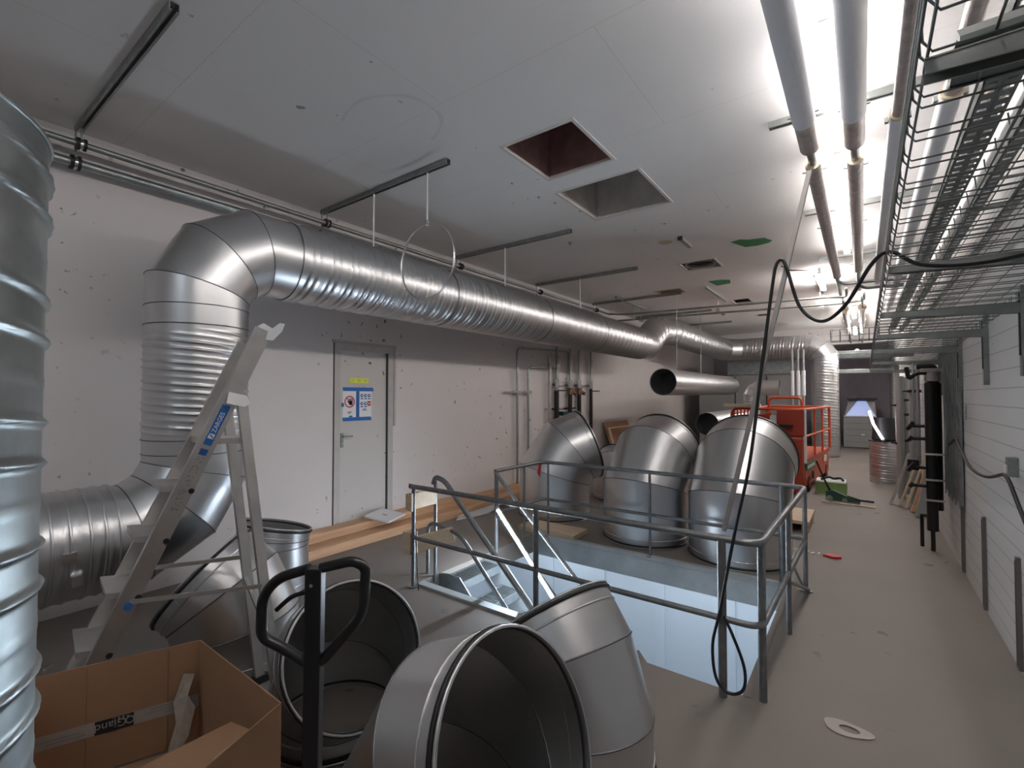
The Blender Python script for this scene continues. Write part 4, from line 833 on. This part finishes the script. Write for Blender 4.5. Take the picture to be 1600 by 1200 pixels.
# ---------------------------------------------------------------- STEPLADDER
t = thing('stepladder', 'aluminium stepladder with a long handrail, standing before the riser duct', 'ladder', (-3.0, 1.0, 0))
def lerp(a, b, s): return V(a)*(1-s)+V(b)*s
wdir = V((-.97, .15, 0)).normalized()*.38
T_ = V((-2.62, 1.265, 2.06)); F_ = V((-3.12, .54, .0)); HG = lerp(F_, T_, .82)
Rr = V((-2.60, 1.36, .0))
ax = (T_-F_).normalized()
lean = V((0, 0, 0))
MB().beam(F_, T_, .032, .085, (ax.cross(wdir))).build('front_rail', alu, t)
MB().beam(F_+wdir, lerp(F_, T_, .97)+wdir*.62, .028, .075, (ax.cross(wdir))).build('front_rail', alu, t)
MB().beam(HG+V((.02,.05,0)), Rr, .024, .05, (0,1,0)).build('rear_leg', alu, t)
MB().beam(HG+wdir*.62+V((0,.04,0)), Rr+wdir*.8, .024, .05, (0,1,0)).build('rear_leg', alu, t)
fw = V((-.43, -.90, 0)).normalized()
for k, s in enumerate((.09, .22, .35, .48, .60)):
    p = lerp(F_, T_, s); wd = wdir*(1-.3*s)
    mb = MB(); a, b = p+wd*.04, p+wd*.96; fwd = V((ax.x, ax.y, 0)).normalized()
    mb.add([a-fwd*.11, b-fwd*.11, b+fwd*.03, a+fwd*.03, a-fwd*.11-V((0,0,.03)), b-fwd*.11-V((0,0,.03)), b+fwd*.03-V((0,0,.03)), a+fwd*.03-V((0,0,.03))],
        [(0,1,2,3),(4,7,6,5),(0,4,5,1),(1,5,6,2),(2,6,7,3),(3,7,4,0)])
    mb.build('step', alu, t)
    MB().tube([a+fwd*.03-V((0,0,.03)), a+fwd*.03+V((.02,-.01,-.03))], .014, 8).build('step_rivet', rubber, t)
pl = lerp(F_, T_, .70); fwd = V((ax.x, ax.y, 0)).normalized()
mb = MB(); a, b = pl+wdir*.05, pl+wdir*.75; mb.prism([a-fwd*.02, b-fwd*.02, b+fwd*.20, a+fwd*.20], (0,0,.03)); mb.build('platform', alu, t)
MB().prism([HG+V((.03,-.02,.03)), HG+V((.03,.07,.01)), HG+V((.03,.09,-.03)), HG+V((.03,.06,-.05)), HG+V((.03,-.03,-.03))], (.008,0,0)).build('hinge_plate', white, t)
top = T_; r2 = V((.80,.595,0))
mb = MB().prism([top+r2*-.03+V((0,0,.02)), top+r2*-.02+V((0,0,-.05)), top+r2*.05+V((0,0,-.06)), top+r2*.10+V((0,0,-.01)), top+r2*.115+V((0,0,.03)), top+r2*.09+V((0,0,.035)), top+r2*.05+V((0,0,.005)), top+r2*0+V((0,0,.035))], wdir*.06); mb.build('top_bracket', white, t)
MB().tube([top+wdir*.06+V((0,0,.0)), top+wdir*.5+V((0,0,-.02))], .014, 8).build('top_bar', alu, t)
bs = lerp(F_, T_, .33); rs_ = lerp(HG, Rr, .60)
MB().beam(bs+V((.03,0,0)), rs_+V((.03,0,0)), .006, .022).build('spreader_bar', alu, t)
MB().beam(lerp(F_, T_, .36)+wdir*.8, lerp(HG+wdir*.62, Rr+wdir*.8, .55), .006, .022).build('spreader_bar', alu, t)
MB().disc(bs+V((.02,0,0))+V((.012,-.008,-.02)), (.8,-.5,0), .018, .006, 16).build('blue_cap', blue, t)
MB().beam(lerp(HG, Rr, .74), lerp(HG+wdir*.62, Rr+wdir*.8, .62), .02, .02).build('cross_brace', alu, t)
for p in (F_, F_+wdir, Rr, Rr+wdir*.8): MB().box(p.x-.025, p.x+.025, p.y-.04, p.y+.04, 0, .04).build('foot', rubber, t)
# sticker on the outer face of the near rail
nn = -wdir.normalized(); up_ = nn.cross(ax).normalized(); 
def on_rail(s, off): return lerp(F_, T_, s) + nn*.0165 + up_*off
st = MB(); st.prism([on_rail(.70,-.02), on_rail(.80,-.02), on_rail(.80,.02), on_rail(.70,.02)], nn*.001); st = st.build('blue_sticker', blue, t)
WL[st.name] = WL[t.name]
s0 = on_rail(.732, -.011) + nn*.0014
textmesh('ZARGES', .031, white, 'sticker_lettering', st, s0, ax, up_)
lg = MB().prism([on_rail(.716,-.014)+nn*.0012, on_rail(.728,-.014)+nn*.0012, on_rail(.728,.014)+nn*.0012, on_rail(.716,.014)+nn*.0012], nn*.0006).build('sticker_logo', white, st)
MB().prism([on_rail(.717,-.011)+nn*.0019, on_rail(.720,-.011)+nn*.0019, on_rail(.727,.011)+nn*.0019, on_rail(.724,.011)+nn*.0019], nn*.0004).build('sticker_slash', blue, st)
MB().prism([on_rail(.675,-.018), on_rail(.69,-.018), on_rail(.69,.018), on_rail(.675,.018)], nn*.001).build('worn_blue_label', signblue, t)
mb = MB(); random.seed(5)
for k in range(46):
    s = .54+.13*random.random(); o = -.016+.03*random.random()
    mb.prism([on_rail(s,o), on_rail(s+.004,o), on_rail(s+.004,o+.005), on_rail(s,o+.005)], nn*.001)
mb.build('worn_print', greyp, t)
# ---------------------------------------------------------------- PALLET TRUCK in the foreground
t = thing('pallet_truck', 'black pallet truck with its loop handle upright in the foreground', 'pallet truck', (-1.0, .60, 0))
hc = V((-.98, .592, 1.30)); rt = V((.804, .595, 0)); base = V((-1.005, .60, .30))
upv = (hc-base).normalized()
MB().beam(base, hc+upv*.02, .036, .030, (.6,-.8,0)).build('tiller_post', blackp, t, bevel=.003)
loop = [hc+rt*.012+upv*.018, hc+rt*.085+upv*.035, hc+rt*.112+upv*.02, hc+rt*.107-upv*.085, hc+rt*.02-upv*.185, hc-rt*.0-upv*.195]
loop2 = [hc-rt*.012+upv*.018, hc-rt*.085-upv*.005, hc-rt*.116-upv*.045, hc-rt*.118-upv*.135, hc-rt*.075-upv*.155, hc-rt*.0-upv*.20]
MB().tube(fillet(loop, .035, 6), .0115, 12).tube(fillet(loop2, .035, 6), .0115, 12).build('loop_handle', blackp, t)
MB().tube(spline([hc-rt*.015-upv*.035, hc-rt*.05-upv*.045, hc-rt*.085-upv*.075]), [.005]*21, 8).build('release_lever', blackp, t)
MB().disc(hc+V((.018,-.02,-.01)), (.6,-.8,0), .004, .002, 10).build('pin', chrome, t)
MB().box(-1.07, -.94, .52, .68, .14, .34).build('pump_body', redor, t, bevel=.01)
for s in (-1, 1): MB().disc((-1.0+s*.03+(.0 if s > 0 else -.045), .60, .09), (1,0,0), .09, .045, 24).build('steer_wheel', rubber, t)
fd = V((.62,-.78,0)); fs_ = V((.78,.62,0)); fo = V((-1.0,.60,.085))
for s in (-1, 1): MB().beam(fo+fs_*s*.19+fd*.12, fo+fs_*s*.19+fd*1.1, .15, .05).build('fork', redor, t, bevel=.01)
MB().beam(fo+fs_*-.27+fd*.13+V((0,0,.05)), fo+fs_*.27+fd*.13+V((0,0,.05)), .10, .14).build('fork_head', redor, t, bevel=.01)
# ---------------------------------------------------------------- CARDBOARD BOX
t = thing('cardboard_box', 'large torn open cardboard box in the bottom left corner', 'box', (-2.2, .7, 0))
zb, zt3 = .02, .50
c1_, c2_, c3_, c4_ = V((-2.86,.40,0)), V((-2.63,.98,0)), V((-1.90,1.00,0)), V((-2.02,.28,0))
def wall_(a, b, za, zb1, mt=card, nm='side_panel', th=.006):
    d = (b-a).normalized(); s = V((-d.y, d.x, 0))*th
    return MB().prism([V((a.x,a.y,zb)), V((b.x,b.y,zb)), V((b.x,b.y,zb1)), V((a.x,a.y,za))], s).build(nm, mt, t)
wall_(c1_, c2_, zt3, zt3); wall_(c2_, c3_, zt3, zt3*.93); 
wall_(c3_, c3_+(c4_-c3_)*.35, zt3*.93, zt3*.70); wall_(c3_+(c4_-c3_)*.35, c4_, zt3*.70, zt3*.62); wall_(c4_, c1_, zt3*.6, zt3)
MB().prism([c1_, c2_, c3_, c4_], (0,0,.01)).build('bottom_panel', card, t)
# paper tape with printed black label on the back panel
d1 = (c2_-c1_).normalized(); nin = V((d1.y, -d1.x, 0))
def bp(s, z, o=.001): p = c1_ + (c2_-c1_)*s + nin*o; return V((p.x, p.y, z))
MB().prism([bp(.0,.185), bp(1,.185), bp(1,.245), bp(.0,.245)], nin*.001).build('tape_band', tapem, t)
MB().prism([bp(.38,.186,.0024), bp(.60,.186,.0024), bp(.60,.244,.0024), bp(.38,.244,.0024)], nin*.0006).build('black_label', ink, t)
o = textmesh('Giand', .048, tapem, 'label_lettering', t, bp(.56, .230, .004), -d1, (0,0,-1))
textmesh('A B & C', .018, tapem, 'label_small_print', t, bp(.575, .241, .004), -d1, (0,0,-1))
MB().disc(bp(.578, .215, .0035), nin, .017, .0006, 20, .012).build('label_logo', tapem, t)
for s in (.33, .80): MB().prism([bp(s,.03), bp(s+.004,.03), bp(s+.004,.49), bp(s,.49)], nin*.0006).build('crease', nmat('crease_%d' % int(s*100), (.25,.14,.08), .8), t)
textmesh('MAKUPAPER', .022, greyp, 'faint_print', t, bp(.96, .297, .0035), -d1, (0,0,-1)) if False else None
for (s0_, s1_, z_) in ((.66,.86,.215),(.78,.97,.20),(.70,.9,.230),(.05,.30,.215),(.12,.33,.20)): MB().prism([bp(s0_,z_,.0024), bp(s1_,z_,.0024), bp(s1_,z_+.005,.0024), bp(s0_,z_+.005,.0024)], nin*.0004).build('faint_print', greyp, t)
# lower flap and torn strips hanging in the corner
MB().prism([bp(.9,.37,.02), bp(.97,.36,.03), bp(.93,.28,.05), bp(.98,.22,.06), bp(.94,.10,.07), bp(.86,.02,.08), bp(.80,.02,.07), bp(.86,.16,.05), bp(.84,.25,.03)], nin*.004+V((.002,0,0))).build('torn_strip', card2, t)
pc = lambda s, z, o: V(((c3_+(c4_-c3_)*s).x-o, (c3_+(c4_-c3_)*s).y, z))
MB().prism([pc(0,.46,.0), pc(.12,.40,.03), pc(.3,.33,.05), pc(.45,.30,.08), pc(.5,.24,.06), pc(.3,.22,.03), pc(.1,.25,.0)], (.004,0,.0)).build('torn_flap', card2, t)
MB().prism([pc(.05,.34,.01), pc(.9,.30,.01), pc(.9,.30,.20), pc(.1,.32,.25)], (0,0,.005)).build('bent_flap', card, t)
# clear plastic sheet edges behind the box
MB().beam((-3.6,.30,.12),(-2.95,.32,.05),.008,.05).build('metal_strip', galv2, loc=(-3.4,.3,0), label='dull metal strip on the floor between the spiral duct and the box', cat='metal strip')
